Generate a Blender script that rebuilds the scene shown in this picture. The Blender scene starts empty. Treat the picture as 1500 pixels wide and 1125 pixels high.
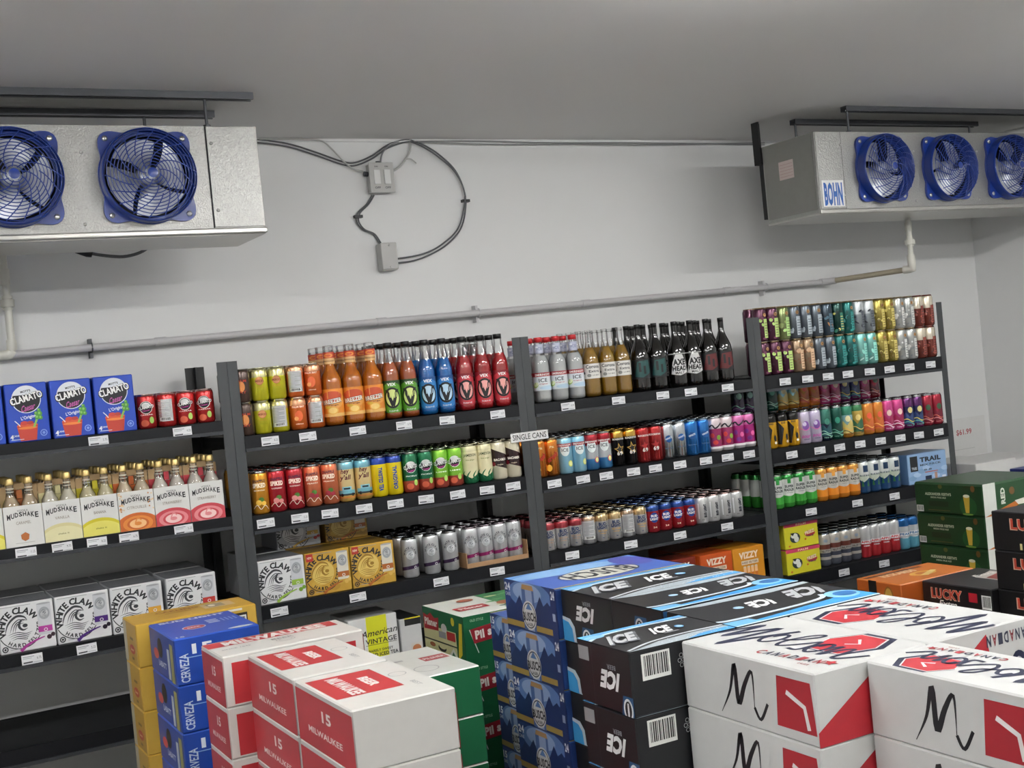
import bpy, bmesh, math, random
from mathutils import Vector, Matrix
from mathutils.geometry import tessellate_polygon
random.seed(7)
PI = math.pi
SC = bpy.context.scene
COL = SC.collection

# ---------------------------------------------------------------- camera, world, lights, exposure
F_PX = 1814.8
CAM = Vector((-1.2543, -4.4267, 1.7107))
YAW, PITCH, ROLL = 0.4998, -0.0135, -0.0965
fw = Vector((math.sin(YAW)*math.cos(PITCH), math.cos(YAW)*math.cos(PITCH), math.sin(PITCH)))
rt = Vector((math.cos(YAW), -math.sin(YAW), 0)); up = rt.cross(fw)
r2 = math.cos(ROLL)*rt + math.sin(ROLL)*up
u2 = -math.sin(ROLL)*rt + math.cos(ROLL)*up
cd = bpy.data.cameras.new('camera'); cam = bpy.data.objects.new('camera', cd); COL.objects.link(cam)
cd.sensor_width = 36; cd.lens = F_PX/1500*36; cd.clip_start = .05; cd.clip_end = 60
M3 = Matrix((r2, u2, -fw)).transposed()
cam.matrix_world = Matrix.Translation(CAM) @ M3.to_4x4()
SC.camera = cam
SC.view_settings.view_transform = 'Standard'; SC.view_settings.look = 'None'
SC.view_settings.exposure = 1.4; SC.view_settings.gamma = 1
SC.view_settings.use_curve_mapping = False
W = bpy.data.worlds.new('world'); SC.world = W; W.use_nodes = True
W.node_tree.nodes['Background'].inputs[0].default_value = (.9, .95, 1, 1)
W.node_tree.nodes['Background'].inputs[1].default_value = 0.05
CEIL = 2.764; WALL = .60; RWALL = 4.63; LWALL = -3.2; FWALL = -6.6
def at(px, py, **k):
    """point where the sight line through an image point meets a plane x=, y= or z="""
    d = fw + r2*((px-750)/F_PX) + u2*((562.5-py)/F_PX)
    a, v = list(k.items())[0]; i = 'xyz'.index(a)
    return CAM + d*((v-CAM[i])/d[i])
LAMPS = [(-1.75, -2.15), (1.0, -2.1), (3.4, -2.15), (-1.9, -4.0), (.4, -4.0), (2.7, -4.0)]      # ceiling lights (centres), see make_lamp
LAMP_POWER = 30          # radiance of the tubes

# ---------------------------------------------------------------- helpers
def tag(o, label=None, cat=None, group=None, kind=None):
    if label: o['label'] = label
    if cat: o['category'] = cat
    if group: o['group'] = group
    if kind: o['kind'] = kind
    return o
def empty(name, loc=(0, 0, 0), rz=0, label=None, cat=None, group=None):
    o = bpy.data.objects.new(name, None); o.empty_display_size = .05
    o.location = loc; o.rotation_euler = (0, 0, rz); COL.objects.link(o)
    return tag(o, label, cat, group)
def link(name, me, parent=None, loc=(0, 0, 0), rz=0):
    o = bpy.data.objects.new(name, me); COL.objects.link(o); o.location = loc; o.rotation_euler = (0, 0, rz)
    if parent: o.parent = parent
    return o
def copy_tree(o, parent=None):
    c = o.copy(); COL.objects.link(c)
    if parent: c.parent = parent
    for ch in o.children: copy_tree(ch, c)
    return c
def lin(c):
    """'#rrggbb' or '#rrggbb/m' (m = metalness 0..9) to linear rgba; alpha carries the metalness"""
    m = 0.0
    if '/' in c: c, mm = c.split('/'); m = int(mm)/10
    v = [int(c[i:i+2], 16)/255 for i in (1, 3, 5)]
    return tuple((x/12.92 if x <= .04045 else ((x+.055)/1.055)**2.4) for x in v) + (m,)
def node_mat(name):
    m = bpy.data.materials.new(name); m.use_nodes = True
    nt = m.node_tree; return m, nt, nt.nodes['Principled BSDF']
def mat(name, col, rough=.5, metal=0, noise=0, nscale=20, bump=0, bscale=200, coat=0, spec=.5):
    m, nt, b = node_mat(name)
    b.inputs['Roughness'].default_value = rough; b.inputs['Metallic'].default_value = metal
    b.inputs['Coat Weight'].default_value = coat; b.inputs['Specular IOR Level'].default_value = spec
    c = lin(col) if isinstance(col, str) else col
    c = (c[0], c[1], c[2], 1)
    b.inputs['Base Color'].default_value = c
    tc = nt.nodes.new('ShaderNodeTexCoord')
    if noise:
        n = nt.nodes.new('ShaderNodeTexNoise'); n.inputs['Scale'].default_value = nscale; n.inputs['Detail'].default_value = 5
        nt.links.new(tc.outputs['Object'], n.inputs['Vector'])
        r = nt.nodes.new('ShaderNodeMapRange'); r.inputs['To Min'].default_value = 1-noise; r.inputs['To Max'].default_value = 1+noise
        nt.links.new(n.outputs['Fac'], r.inputs['Value'])
        mx = nt.nodes.new('ShaderNodeVectorMath'); mx.operation = 'SCALE'; mx.inputs[0].default_value = c[:3]
        nt.links.new(r.outputs[0], mx.inputs['Scale']); nt.links.new(mx.outputs[0], b.inputs['Base Color'])
    if bump:
        n = nt.nodes.new('ShaderNodeTexNoise'); n.inputs['Scale'].default_value = bscale; n.inputs['Detail'].default_value = 3
        nt.links.new(tc.outputs['Object'], n.inputs['Vector'])
        bp = nt.nodes.new('ShaderNodeBump'); bp.inputs['Strength'].default_value = bump; bp.inputs['Distance'].default_value = .002
        nt.links.new(n.outputs['Fac'], bp.inputs['Height']); nt.links.new(bp.outputs[0], b.inputs['Normal'])
    return m
def print_mat(name, rough, coat=0, metal_from_alpha=False, noise=.04):
    m, nt, b = node_mat(name)
    a = nt.nodes.new('ShaderNodeVertexColor'); a.layer_name = 'Col'
    tc = nt.nodes.new('ShaderNodeTexCoord'); n = nt.nodes.new('ShaderNodeTexNoise'); n.inputs['Scale'].default_value = 40
    nt.links.new(tc.outputs['Object'], n.inputs['Vector'])
    r = nt.nodes.new('ShaderNodeMapRange'); r.inputs['To Min'].default_value = 1-noise; r.inputs['To Max'].default_value = 1+noise
    nt.links.new(n.outputs['Fac'], r.inputs['Value'])
    mx = nt.nodes.new('ShaderNodeVectorMath'); mx.operation = 'SCALE'
    nt.links.new(a.outputs['Color'], mx.inputs[0]); nt.links.new(r.outputs[0], mx.inputs['Scale'])
    nt.links.new(mx.outputs[0], b.inputs['Base Color'])
    if metal_from_alpha:
        mm = nt.nodes.new('ShaderNodeMath'); mm.operation = 'MULTIPLY'; mm.use_clamp = True; mm.inputs[1].default_value = 1.45
        nt.links.new(a.outputs['Alpha'], mm.inputs[0]); nt.links.new(mm.outputs[0], b.inputs['Metallic'])
    b.inputs['Roughness'].default_value = rough; b.inputs['Coat Weight'].default_value = coat; b.inputs['Coat Roughness'].default_value = .12
    return m
def clear_mat(name, tint=(1, 1, 1), gloss=.06):
    """thin clear plastic or glass: see-through with a fresnel reflection"""
    m = bpy.data.materials.new(name); m.use_nodes = True; nt = m.node_tree; nt.nodes.clear()
    o = nt.nodes.new('ShaderNodeOutputMaterial'); t = nt.nodes.new('ShaderNodeBsdfTransparent'); t.inputs[0].default_value = (*tint, 1)
    g = nt.nodes.new('ShaderNodeBsdfGlossy'); g.inputs['Roughness'].default_value = gloss
    f = nt.nodes.new('ShaderNodeLayerWeight'); f.inputs['Blend'].default_value = .35
    mr = nt.nodes.new('ShaderNodeMapRange'); mr.inputs['To Min'].default_value = .07; mr.inputs['To Max'].default_value = .75
    nt.links.new(f.outputs['Fresnel'], mr.inputs['Value'])
    x = nt.nodes.new('ShaderNodeMixShader'); nt.links.new(mr.outputs[0], x.inputs[0]); nt.links.new(t.outputs[0], x.inputs[1]); nt.links.new(g.outputs[0], x.inputs[2])
    nt.links.new(x.outputs[0], o.inputs[0]); return m
MT = dict(
    wall=mat('painted_wall', '#e3e4e3', .6, noise=.02, nscale=1.5),
    ceiling=mat('painted_ceiling', '#e4e3e1', .55, noise=.03, nscale=1.2),
    floor=mat('concrete_floor', '#8d8c89', .6, noise=.12, nscale=3),
    rear=mat('rear_post_shaded', '#17181a', .5),  # near black: the unlit back of the rack is put into the colour
    post=mat('rack_post_paint', '#3d4042', .5, noise=.03),
    beam=mat('rack_beam_paint', '#0f1116', .45, noise=.04, spec=.3),
    deck=mat('rack_deck', '#1a1c1f', .6, noise=.06),
    lip=mat('rack_lip_paint', '#34373b', .4),
    galv=mat('galvanised_steel', '#a2a29f', .36, .8, noise=.16, nscale=120, bump=1.0, bscale=170),
    galvedge=mat('galvanised_trim', '#b4b3ae', .3, .8),
    dark=mat('dark_steel', '#55575b', .4, .4, noise=.2, nscale=8),
    black=mat('black_rubber', '#111214', .6),
    blue=mat('blue_plastic', '#1a3788', .3, coat=.3),
    blade=mat('cast_aluminium', '#c4c8cf', .38, .6),
    cavity=mat('fan_cavity', '#15171c', .7),
    screw=mat('zinc_screw', '#c9c9c6', .3, .9),
    pvc=mat('white_pvc', '#d6d5cb', .4, noise=.02),
    wallpipe=mat('painted_pipe', '#c4c3c4', .45),
    cable=mat('grey_cable', '#8a8b8d', .45),
    cabledark=mat('dark_cable', '#5c5d60', .45),
    boxgrey=mat('grey_plastic_box', '#b9b9b6', .4),
    card=print_mat('printed_carton', .42, .12),
    matte=print_mat('printed_board', .6),
    can=print_mat('printed_can', .22, .3, True),
    label=print_mat('printed_label', .35, .2),
    sleeve=print_mat('printed_metal_lid', .3, 0, True),
    kraft=mat('kraft_board', '#b3946a', .7, noise=.05),
    alu=mat('can_lid_aluminium', '#b9babc', .32, .9),
    gold=mat('gold_cap', '#cdb478', .35, .75),
    capblack=mat('black_cap', '#101012', .35),
    capred=mat('red_cap', '#c3242a', .4),
    pet=clear_mat('clear_bottle'),
    shrink=clear_mat('shrink_wrap_cap', (.93, .93, .93), .2),
    brown=mat('dark_brown_glass', '#0b0807', .1, coat=1),
    white=mat('white_board', '#dedfdd', .55),
    tagw=print_mat('price_tag_print', .5),
)
LIQ = {}
def liquid(col):
    if col not in LIQ:
        m, nt, b = node_mat('drink_'+col[1:]); c = lin(col)
        b.inputs['Base Color'].default_value = (*c[:3], 1); b.inputs['Roughness'].default_value = .12
        b.inputs['Transmission Weight'].default_value = .25; b.inputs['IOR'].default_value = 1.2
        b.inputs['Coat Weight'].default_value = .5
        LIQ[col] = m
    return LIQ[col]

class MB:
    """collects polygons into one mesh"""
    def __init__(s): s.v = []; s.f = []; s.c = []; s.m = []; s.sm = []
    def add(s, vs, fs, col=(1, 1, 1, 0), mi=0, smooth=False):
        o = len(s.v); s.v += [tuple(p) for p in vs]
        for f in fs: s.f.append([i+o for i in f]); s.c.append(col); s.m.append(mi); s.sm.append(smooth)
        return s
    def box(s, x0, y0, z0, x1, y1, z1, col=(1, 1, 1, 0), mi=0, cols=None):
        vs = [(x0, y0, z0), (x1, y0, z0), (x1, y1, z0), (x0, y1, z0), (x0, y0, z1), (x1, y0, z1), (x1, y1, z1), (x0, y1, z1)]
        fs = dict(D=[0, 3, 2, 1], T=[4, 5, 6, 7], F=[0, 1, 5, 4], R=[1, 2, 6, 5], B=[2, 3, 7, 6], L=[3, 0, 4, 7])
        for k, f in fs.items(): s.add([vs[i] for i in f], [[0, 1, 2, 3]], (cols or {}).get(k, col), mi)
        return s
    def rbox(s, x0, y0, z0, x1, y1, z1, r=.004, mi=0, col=(1, 1, 1, 0), cols=None, seg=1):
        """box with bevelled edges"""
        bm = bmesh.new(); bmesh.ops.create_cube(bm, size=1)
        for v in bm.verts: v.co = Vector(((x0+x1)/2+v.co.x*(x1-x0), (y0+y1)/2+v.co.y*(y1-y0), (z0+z1)/2+v.co.z*(z1-z0)))
        bmesh.ops.bevel(bm, geom=bm.edges[:], offset=r, segments=seg, affect='EDGES', profile=.6)
        bm.normal_update()
        for f in bm.faces:
            n = f.normal; k = max((('R', n.x), ('L', -n.x), ('B', n.y), ('F', -n.y), ('T', n.z), ('D', -n.z)), key=lambda q: q[1])[0]
            s.add([v.co for v in f.verts], [list(range(len(f.verts)))], (cols or {}).get(k, col), mi)
        bm.free(); return s
    def lathe(s, prof, n=24, col=(1, 1, 1, 0), mi=0, cols=None, c=(0, 0, 0), smooth=True, a0=0, a1=2*PI):
        """prof: (radius, z) list from bottom to top"""
        full = abs(a1-a0-2*PI) < 1e-6; m = n if full else n+1
        vs = []
        for r, z in prof:
            for i in range(m):
                a = a0+(a1-a0)*i/n; vs.append((c[0]+r*math.cos(a), c[1]+r*math.sin(a), c[2]+z))
        for k in range(len(prof)-1):
            fs = [[k*m+i, k*m+(i+1) % m, (k+1)*m+(i+1) % m, (k+1)*m+i] for i in range(n)]
            cc = cols[k] if cols else col
            if k == 0: o = len(s.v); s.v += vs
            for f in fs: s.f.append([i+o for i in f]); s.c.append(cc); s.m.append(mi); s.sm.append(smooth)
        return s
    def tube(s, pts, r, n=8, mi=0, col=(1, 1, 1, 0), caps=True):
        pts = [Vector(p) for p in pts]; rings = []
        ref = Vector((0, 0, 1))
        for i, p in enumerate(pts):
            t = (pts[min(i+1, len(pts)-1)]-pts[max(i-1, 0)]).normalized()
            a = t.cross(ref)
            if a.length < .05: a = t.cross(Vector((0, 1, 0)))
            a.normalize(); b = t.cross(a).normalized(); rr = r[i] if isinstance(r, (list, tuple)) else r
            rings.append([p+(a*math.cos(2*PI*k/n)+b*math.sin(2*PI*k/n))*rr for k in range(n)])
        vs = [q for g in rings for q in g]
        fs = [[i*n+k, i*n+(k+1) % n, (i+1)*n+(k+1) % n, (i+1)*n+k] for i in range(len(pts)-1) for k in range(n)]
        s.add(vs, fs, col, mi, True)
        if caps: s.add(rings[0], [list(range(n))], col, mi); s.add(rings[-1], [list(range(n))[::-1]], col, mi)
        return s
    def mesh(s, name, mats):
        me = bpy.data.meshes.new(name); me.from_pydata(s.v, [], s.f)
        for m in (mats if isinstance(mats, (list, tuple)) else [mats]): me.materials.append(m)
        me.polygons.foreach_set('material_index', s.m); me.polygons.foreach_set('use_smooth', s.sm)
        ca = me.color_attributes.new('Col', 'FLOAT_COLOR', 'CORNER')
        buf = []
        for f, c in zip(s.f, s.c): buf += list(c)*len(f)
        ca.data.foreach_set('color', buf); me.update(); return me
    def build(s, name, mats, parent=None, loc=(0, 0, 0), rz=0): return link(name, s.mesh(name, mats), parent, loc, rz)
def catmull(p, k=5):
    p = [Vector(q) for q in p]; o = []
    for i in range(len(p)-1):
        a, b, c, d = p[max(i-1, 0)], p[i], p[i+1], p[min(i+2, len(p)-1)]
        for j in range(k):
            t = j/k; o.append(.5*((2*b)+(c-a)*t+(2*a-5*b+4*c-d)*t*t+(3*b-a-3*c+d)*t**3))
    o.append(p[-1]); return o

# ---------------------------------------------------------------- printed artwork (flat or wrapped round a can)
GL = {}
def glyphs(s, bold=0.0):
    k = (s, bold)
    if k in GL: return GL[k]
    c = bpy.data.curves.new('t', 'FONT'); c.body = s; c.size = 1; c.offset = bold; c.resolution_u = 2; c.fill_mode = 'FRONT'
    c.space_character = 1.0+bold*1.5
    o = bpy.data.objects.new('t', c); COL.objects.link(o)
    me = o.to_mesh(); me.calc_loop_triangles()
    V = [(v.co.x, v.co.y) for v in me.vertices]; T = [tuple(t.vertices) for t in me.loop_triangles]
    o.to_mesh_clear(); bpy.data.objects.remove(o); bpy.data.curves.remove(c)
    xs = [v[0] for v in V]; ys = [v[1] for v in V]
    GL[k] = (V, T, min(xs), max(xs), min(ys), max(ys)); return GL[k]
def clip_half(poly, i, v, keep_gt):
    o = []
    for a, b in zip(poly, poly[1:]+poly[:1]):
        ia = (a[i] >= v) == keep_gt; ib = (b[i] >= v) == keep_gt
        if ia: o.append(a)
        if ia != ib:
            t = (v-a[i])/(b[i]-a[i]); o.append((a[0]+(b[0]-a[0])*t, a[1]+(b[1]-a[1])*t))
    return o
class Art:
    def __init__(s, w, h): s.w = w; s.h = h; s.p = []; s.k = 0; s.step = .00005; s.cl = (0, 0, w, h)
    def put(s, polys, col):
        s.k += 1; c = lin(col); x0, y0, x1, y1 = s.cl
        for p in polys:
            p = list(p)
            if min(q[0] for q in p) < x0: p = clip_half(p, 0, x0, True)
            if p and max(q[0] for q in p) > x1: p = clip_half(p, 0, x1, False)
            if p and min(q[1] for q in p) < y0: p = clip_half(p, 1, y0, True)
            if p and max(q[1] for q in p) > y1: p = clip_half(p, 1, y1, False)
            if len(p) >= 3: s.p.append((p, s.k, c))
        return s
    def rect(s, x0, y0, x1, y1, col): return s.put([[(x0, y0), (x1, y0), (x1, y1), (x0, y1)]], col)
    def poly(s, pts, col):
        t = tessellate_polygon([[Vector((x, y, 0)) for x, y in pts]]); return s.put([[pts[i] for i in q] for q in t], col)
    def ell(s, cx, cy, rx, ry, col, n=20, rot=0):
        q = [(rx*math.cos(2*PI*i/n), ry*math.sin(2*PI*i/n)) for i in range(n)]; c, d = math.cos(rot), math.sin(rot)
        return s.put([[(cx+a*c-b*d, cy+a*d+b*c) for a, b in q]], col)
    def ring(s, cx, cy, r0, r1, col, a0=0, a1=360, n=30, sy=1):
        o = []
        for i in range(n):
            a = math.radians(a0+(a1-a0)*i/n); b = math.radians(a0+(a1-a0)*(i+1)/n)
            o.append([(cx+r0*math.cos(a), cy+sy*r0*math.sin(a)), (cx+r1*math.cos(a), cy+sy*r1*math.sin(a)), (cx+r1*math.cos(b), cy+sy*r1*math.sin(b)), (cx+r0*math.cos(b), cy+sy*r0*math.sin(b))])
        return s.put(o, col)
    def stroke(s, pts, w, col, k=5, taper=False):
        p = catmull([(x, y, 0) for x, y in pts], k) if k > 1 else [Vector((x, y, 0)) for x, y in pts]
        o = []; n = len(p); L = []
        for i, q in enumerate(p):
            t = p[min(i+1, n-1)]-p[max(i-1, 0)]; t = t.normalized() if t.length > 1e-9 else Vector((1, 0, 0))
            ww = (w[0]+(w[1]-w[0])*i/(n-1)) if isinstance(w, tuple) else w
            if taper: ww *= max(.15, math.sin(PI*(i+.3)/(n-.4)))
            L.append((q.x-t.y*ww/2, q.y+t.x*ww/2, q.x+t.y*ww/2, q.y-t.x*ww/2))
        for a, b in zip(L, L[1:]): o.append([(a[0], a[1]), (a[2], a[3]), (b[2], b[3]), (b[0], b[1])])
        return s.put(o, col)
    def text(s, t, cx, cy, h, col, w=None, bold=.02, shear=0, rot=0, align='c'):
        """text with capitals of height h, centred on (cx, cy); w squeezes it to a width"""
        V, T, x0, x1, y0, y1 = glyphs(t, bold)
        cap = glyphs('H', bold)[5]; k = h/cap; kx = k if w is None else w/(x1-x0)
        ox = {'c': (x0+x1)/2, 'l': x0, 'r': x1}[align]; c, d = math.cos(rot), math.sin(rot)
        P = []
        for x, y in V:
            a = (x-ox)*kx+(y-cap/2)*k*shear; b = (y-cap/2)*k; P.append((cx+a*c-b*d, cy+a*d+b*c))
        return s.put([[P[i] for i in q] for q in T], col)
    def arc(s, t, cx, cy, r, h, a0, a1, col, bold=.03, flip=False):
        """letters along a circle from angle a0 to a1 (degrees)"""
        wd = []
        for ch in t:
            if ch == ' ': wd.append(.35)
            else: g = glyphs(ch, bold); wd.append(g[3]-g[2]+.1)
        tot = sum(wd); acc = 0; cap = glyphs('H', bold)[5]; k = h/cap; P = []
        for ch, q in zip(t, wd):
            f = (acc+q/2)/tot; acc += q
            if ch == ' ': continue
            a = math.radians(a0+(a1-a0)*f); V, T, x0, x1, y0, y1 = glyphs(ch, bold)
            ro = a-PI/2 if not flip else a+PI/2; c, d = math.cos(ro), math.sin(ro)
            for tri in T:
                P.append([])
                for i in tri:
                    x = (V[i][0]-(x0+x1)/2)*k; y = (V[i][1]-cap/2)*k
                    P[-1].append((cx+r*math.cos(a)+x*c-y*d, cy+r*math.sin(a)+x*d+y*c))
        return s.put(P, col)
    def barcode(s, x, y, w, h, dark='#222222'):
        s.rect(x, y, x+w, y+h, '#e6e6e2'); o = []; q = x+w*.08; R = random.Random(3)
        while q < x+w*.92:
            a = w*R.choice((.02, .03, .05)); o.append([(q, y+h*.15), (q+a, y+h*.15), (q+a, y+h*.92), (q, y+h*.92)]); q += a+w*R.choice((.02, .035))
        return s.put(o, dark)
    def merge(s, art, x, y, sc=1.0, rot180=False):
        """place another artwork inside this one"""
        k0 = s.k
        for p, k, c in art.p:
            if rot180: q = [(x+(art.w-a)*sc, y+(art.h-b)*sc) for a, b in p]
            else: q = [(x+a*sc, y+b*sc) for a, b in p]
            s.p.append((q, k0+k, c))
        s.k = k0+art.k; return s
    def flat(s, mb, o, u, v, mi=0, turn=0):
        """lay the artwork on a face: origin o, directions u, v; turn=2 is upside down"""
        o, u, v = Vector(o), Vector(u), Vector(v); n = u.cross(v)
        for p, k, c in s.p:
            q = [(s.w-a, s.h-b) for a, b in p] if turn == 2 else p
            V = [o+u*a+v*b+n*(.0002+k*s.step) for a, b in q]
            ar = sum(a[0]*b[1]-b[0]*a[1] for a, b in zip(q, q[1:]+q[:1]))
            if ar < 0: V.reverse()
            mb.add(V, [list(range(len(V)))], c, mi)
    def wrap(s, mb, r, z0, mi=0, cut=.006):
        """wrap round a cylinder of radius r; x = w/2 faces -y"""
        for p, k, c in s.p:
            xs = [a for a, _ in p]; i0 = math.floor(min(xs)/cut); i1 = math.floor(max(xs)/cut)
            for i in range(i0, i1+1):
                q = clip_half(list(p), 0, i*cut, True)
                if q: q = clip_half(q, 0, (i+1)*cut, False)
                if len(q) < 3: continue
                ar = sum(a[0]*b[1]-b[0]*a[1] for a, b in zip(q, q[1:]+q[:1]))
                if abs(ar) < 1e-10: continue
                rr = r+.00025+k*.00006; V = []
                for a, b in q:
                    t = (a-s.w/2)/r-PI/2; V.append((rr*math.cos(t), rr*math.sin(t), z0+b))
                if ar < 0: V.reverse()
                mb.add(V, [list(range(len(V)))], c, mi, True)

# ---------------------------------------------------------------- the room
def struct(name, mb, m): return tag(mb.build(name, m), kind='structure')
struct('floor', MB().box(LWALL-.1, FWALL-.1, -.1, RWALL+.1, WALL+.1, 0), MT['floor'])
struct('ceiling', MB().box(LWALL-.1, FWALL-.1, CEIL, RWALL+.1, WALL+.1, CEIL+.1), MT['ceiling'])
struct('wall_back', MB().box(LWALL-.1, WALL, 0, RWALL+.1, WALL+.1, CEIL), MT['wall'])
struct('wall_right', MB().box(RWALL, FWALL, 0, RWALL+.1, WALL, CEIL), MT['wall'])
struct('wall_left', MB().box(LWALL-.1, FWALL, 0, LWALL, WALL, CEIL), MT['wall'])
struct('wall_front', MB().box(LWALL, FWALL-.1, 0, RWALL, FWALL, CEIL), MT['wall'])
struct('trim_1', MB().box(LWALL, WALL-.012, CEIL-.012, RWALL, WALL, CEIL), MT['wall'])
MT['emit'] = bpy.data.materials.new('lamp_diffuser'); MT['emit'].use_nodes = True
_b = MT['emit'].node_tree.nodes['Principled BSDF']; _b.inputs['Emission Color'].default_value = (1, .993, .98, 1); _b.inputs['Emission Strength'].default_value = LAMP_POWER
for i, (lx, ly) in enumerate(LAMPS):
    t = empty('ceiling_light', (lx, ly, CEIL), label='long white ceiling light fixture above the stacked cases', cat='light', group='ceiling light fixtures')
    MB().box(-.62, -.05, -.05, .62, .05, -.001).build('housing', MT['white'], t)
    for ty in (-.032, .032):
        for tx in (-.606, .606): MB().box(tx-.01, ty-.014, -.092, tx+.01, ty+.014, -.0505).build('tube_holder', MT['white'], t)
        MB().tube([(-.595, ty, -.078), (.595, ty, -.078)], .013, 8).build('fluorescent_tube', MT['emit'], t)

# ---------------------------------------------------------------- shelving bays
BAYW = 1.22; DEPTH = .47; POSTW = .037; TOP = 1.83
BAYS = {1: dict(x=-BAYW, s=[(1.618, .036), (1.272, .034), (.922, .042), (.61, .05), (.25, .05)]),
        2: dict(x=0, s=[(1.554, .046), (1.262, .056), (.930, .05), (.632, .05), (.25, .05)]),
        3: dict(x=BAYW, s=[(1.551, .042), (1.244, .05), (.937, .048), (.62, .05), (.25, .05)]),
        4: dict(x=2*BAYW, s=[(1.558, .062), (1.220, .066), (.940, .06), (.628, .06), (.25, .05)])}
SHELF = {}
def price_tag(parent, x, z, R):
    a = Art(.066, .032); a.rect(0, 0, .066, .032, '#e4e5e8')
    a.rect(.005, .004, .034, .0085, '#3b3d42'); a.rect(.004, .024, .04, .0265, '#9a9ca2')
    a.rect(.004, .019, .032, .021, '#a9abb0'); a.text('%.2f' % R, .055, .018, .008, '#55575c', w=.014, bold=0); a.rect(.036, .004, .062, .006, '#a4a6aa')
    mb = MB(); mb.box(-.033, -.0012, -.016, .033, 0, .016, lin('#e4e5e8')); a.flat(mb, (-.033, -.0012, -.016), (1, 0, 0), (0, 0, 1))
    o = mb.build('price_tag', MT['tagw'], parent, (x, -.005, z)); o.rotation_euler = (0, random.uniform(-.03, .03), 0); return o
TAGPX = {(1, 1): [(144, 643), (267, 631)], (1, 2): [(38, 808), (91, 800), (142, 793), (189, 787), (269, 774)],
         (1, 3): [(47, 964), (127, 948)],
         (2, 1): [(396, 648), (451, 641), (524, 632), (592, 624), (655, 616), (729, 607)],
         (2, 2): [(390, 773), (440, 766), (484, 759), (534, 752), (580, 745), (625, 739), (671, 730), (714, 723), (752, 716)],
         (2, 3): [(409, 893), (524, 872), (646, 849), (728, 833)],
         (3, 1): [(832, 596), (906, 587), (971, 581), (1012, 575), (1066, 568)],
         (3, 2): [(812, 707), (854, 701), (888, 696), (928, 692), (960, 686), (996, 681), (1034, 675), (1066, 670), (1097, 664)],
         (3, 3): [(838, 811), (924, 797), (996, 783), (1065, 770)],
         (4, 1): [(1150, 559), (1183, 556), (1213, 551), (1242, 548), (1274, 544), (1303, 541), (1332, 536), (1363, 533)],
         (4, 2): [(1160, 667), (1201, 660), (1230, 656), (1260, 652), (1290, 647), (1319, 643), (1346, 638), (1375, 634)],
         (4, 3): [(1188, 747), (1256, 737), (1310, 724)], (4, 4): [(1236, 834), (1295, 823)]}
BAYDESC = {1: 'grey steel shelving bay holding blue cartons and milkshake bottles, leftmost',
           2: 'grey steel shelving bay with orange, blue and red bottles on top',
           3: 'grey steel shelving bay with dark beer bottles on top shelf',
           4: 'grey steel shelving bay at right end with two-high craft cans on top'}
for b, B in BAYS.items():
    x0 = B['x']; t = empty('shelving_unit', (x0, 0, 0), label=BAYDESC[b], cat='shelving', group='grey steel shelving bays')
    for side in (0, 1):
        for back in (0, 1):
            yy = DEPTH-.003 if back else 0
            mb = MB(); s = 1 if side == 0 else -1; xa = 0.0006 if side == 0 else BAYW-.0006; d = -1 if back else 1
            X = lambda a: xa+s*a
            mb.box(min(X(0), X(POSTW)), min(yy, yy+d*.003), 0, max(X(0), X(POSTW)), max(yy, yy+d*.003), TOP)
            mb.box(min(X(0), X(.003)), min(yy+d*.003, yy+d*.032), 0, max(X(0), X(.003)), max(yy+d*.003, yy+d*.032), TOP)
            for z in [.1+.05*k for k in range(34)]: mb.box(min(X(.016), X(.021)), yy-.0002 if not back else yy-.0031, z, max(X(.016), X(.021)), yy+.0001 if not back else yy-.0029, z+.008, mi=1) if False else None
            mb.build('upright', MT['rear' if back else 'post'], t)
    for i, (z, bh) in enumerate(B['s']):
        mb = MB(); a, e = .004, BAYW-.004
        mb.box(a, .012, z-.018, e, DEPTH-.012, z-.001)                                     # deck
        sh = mb.build('shelf', MT['deck'], t)
        f = MB()
        f.box(a+POSTW*.9, -.003, z-bh, e-POSTW*.9, .010, z, mi=0)                          # beam face
        f.box(a+POSTW*.9, -.010, z-bh-.012, e-POSTW*.9, .010, z-bh, mi=1)                  # lower step
        f.build('beam', [MT['beam'], MT['lip']], sh)
        MB().box(a+POSTW*.9, DEPTH-.010, z-bh-.012, e-POSTW*.9, DEPTH+.004, z).build('beam', [MT['beam']], sh)
        for zz in (0, 1): MB().box(a if not zz else e-.03, .01, z-bh, a+.03 if not zz else e, DEPTH-.012, z-.018).build('side_beam', MT['beam'], sh)
        for q, (px, py) in enumerate(TAGPX.get((b, i+1), [])):
            p = at(px, py, y=-.005)
            price_tag(sh, p.x-x0, z-bh*.5-.004, 3.25+((q*37+i*11+b*5) % 20)*.5)
        SHELF[(b, i+1)] = z

# "SINGLE CANS" sign on the posts between second and third bays
a = Art(.176, .037); a.rect(0, 0, .176, .037, '#d9d9d8'); a.text('SINGLE CANS', .088, .0185, .022, '#2c2c30', w=.158, bold=.01)
mb = MB(); mb.box(0, -.001, 0, .176, .0, .037, lin('#d9d9d8')); a.flat(mb, (0, -.001, 0), (1, 0, 0), (0, 0, 1))
o = mb.build('sign', MT['matte'], None, (1.129, -.006, 1.405)); o.rotation_euler = (0, .0, 0)
tag(o, 'small white SINGLE CANS sign on post between second and third bays', 'sign')

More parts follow.
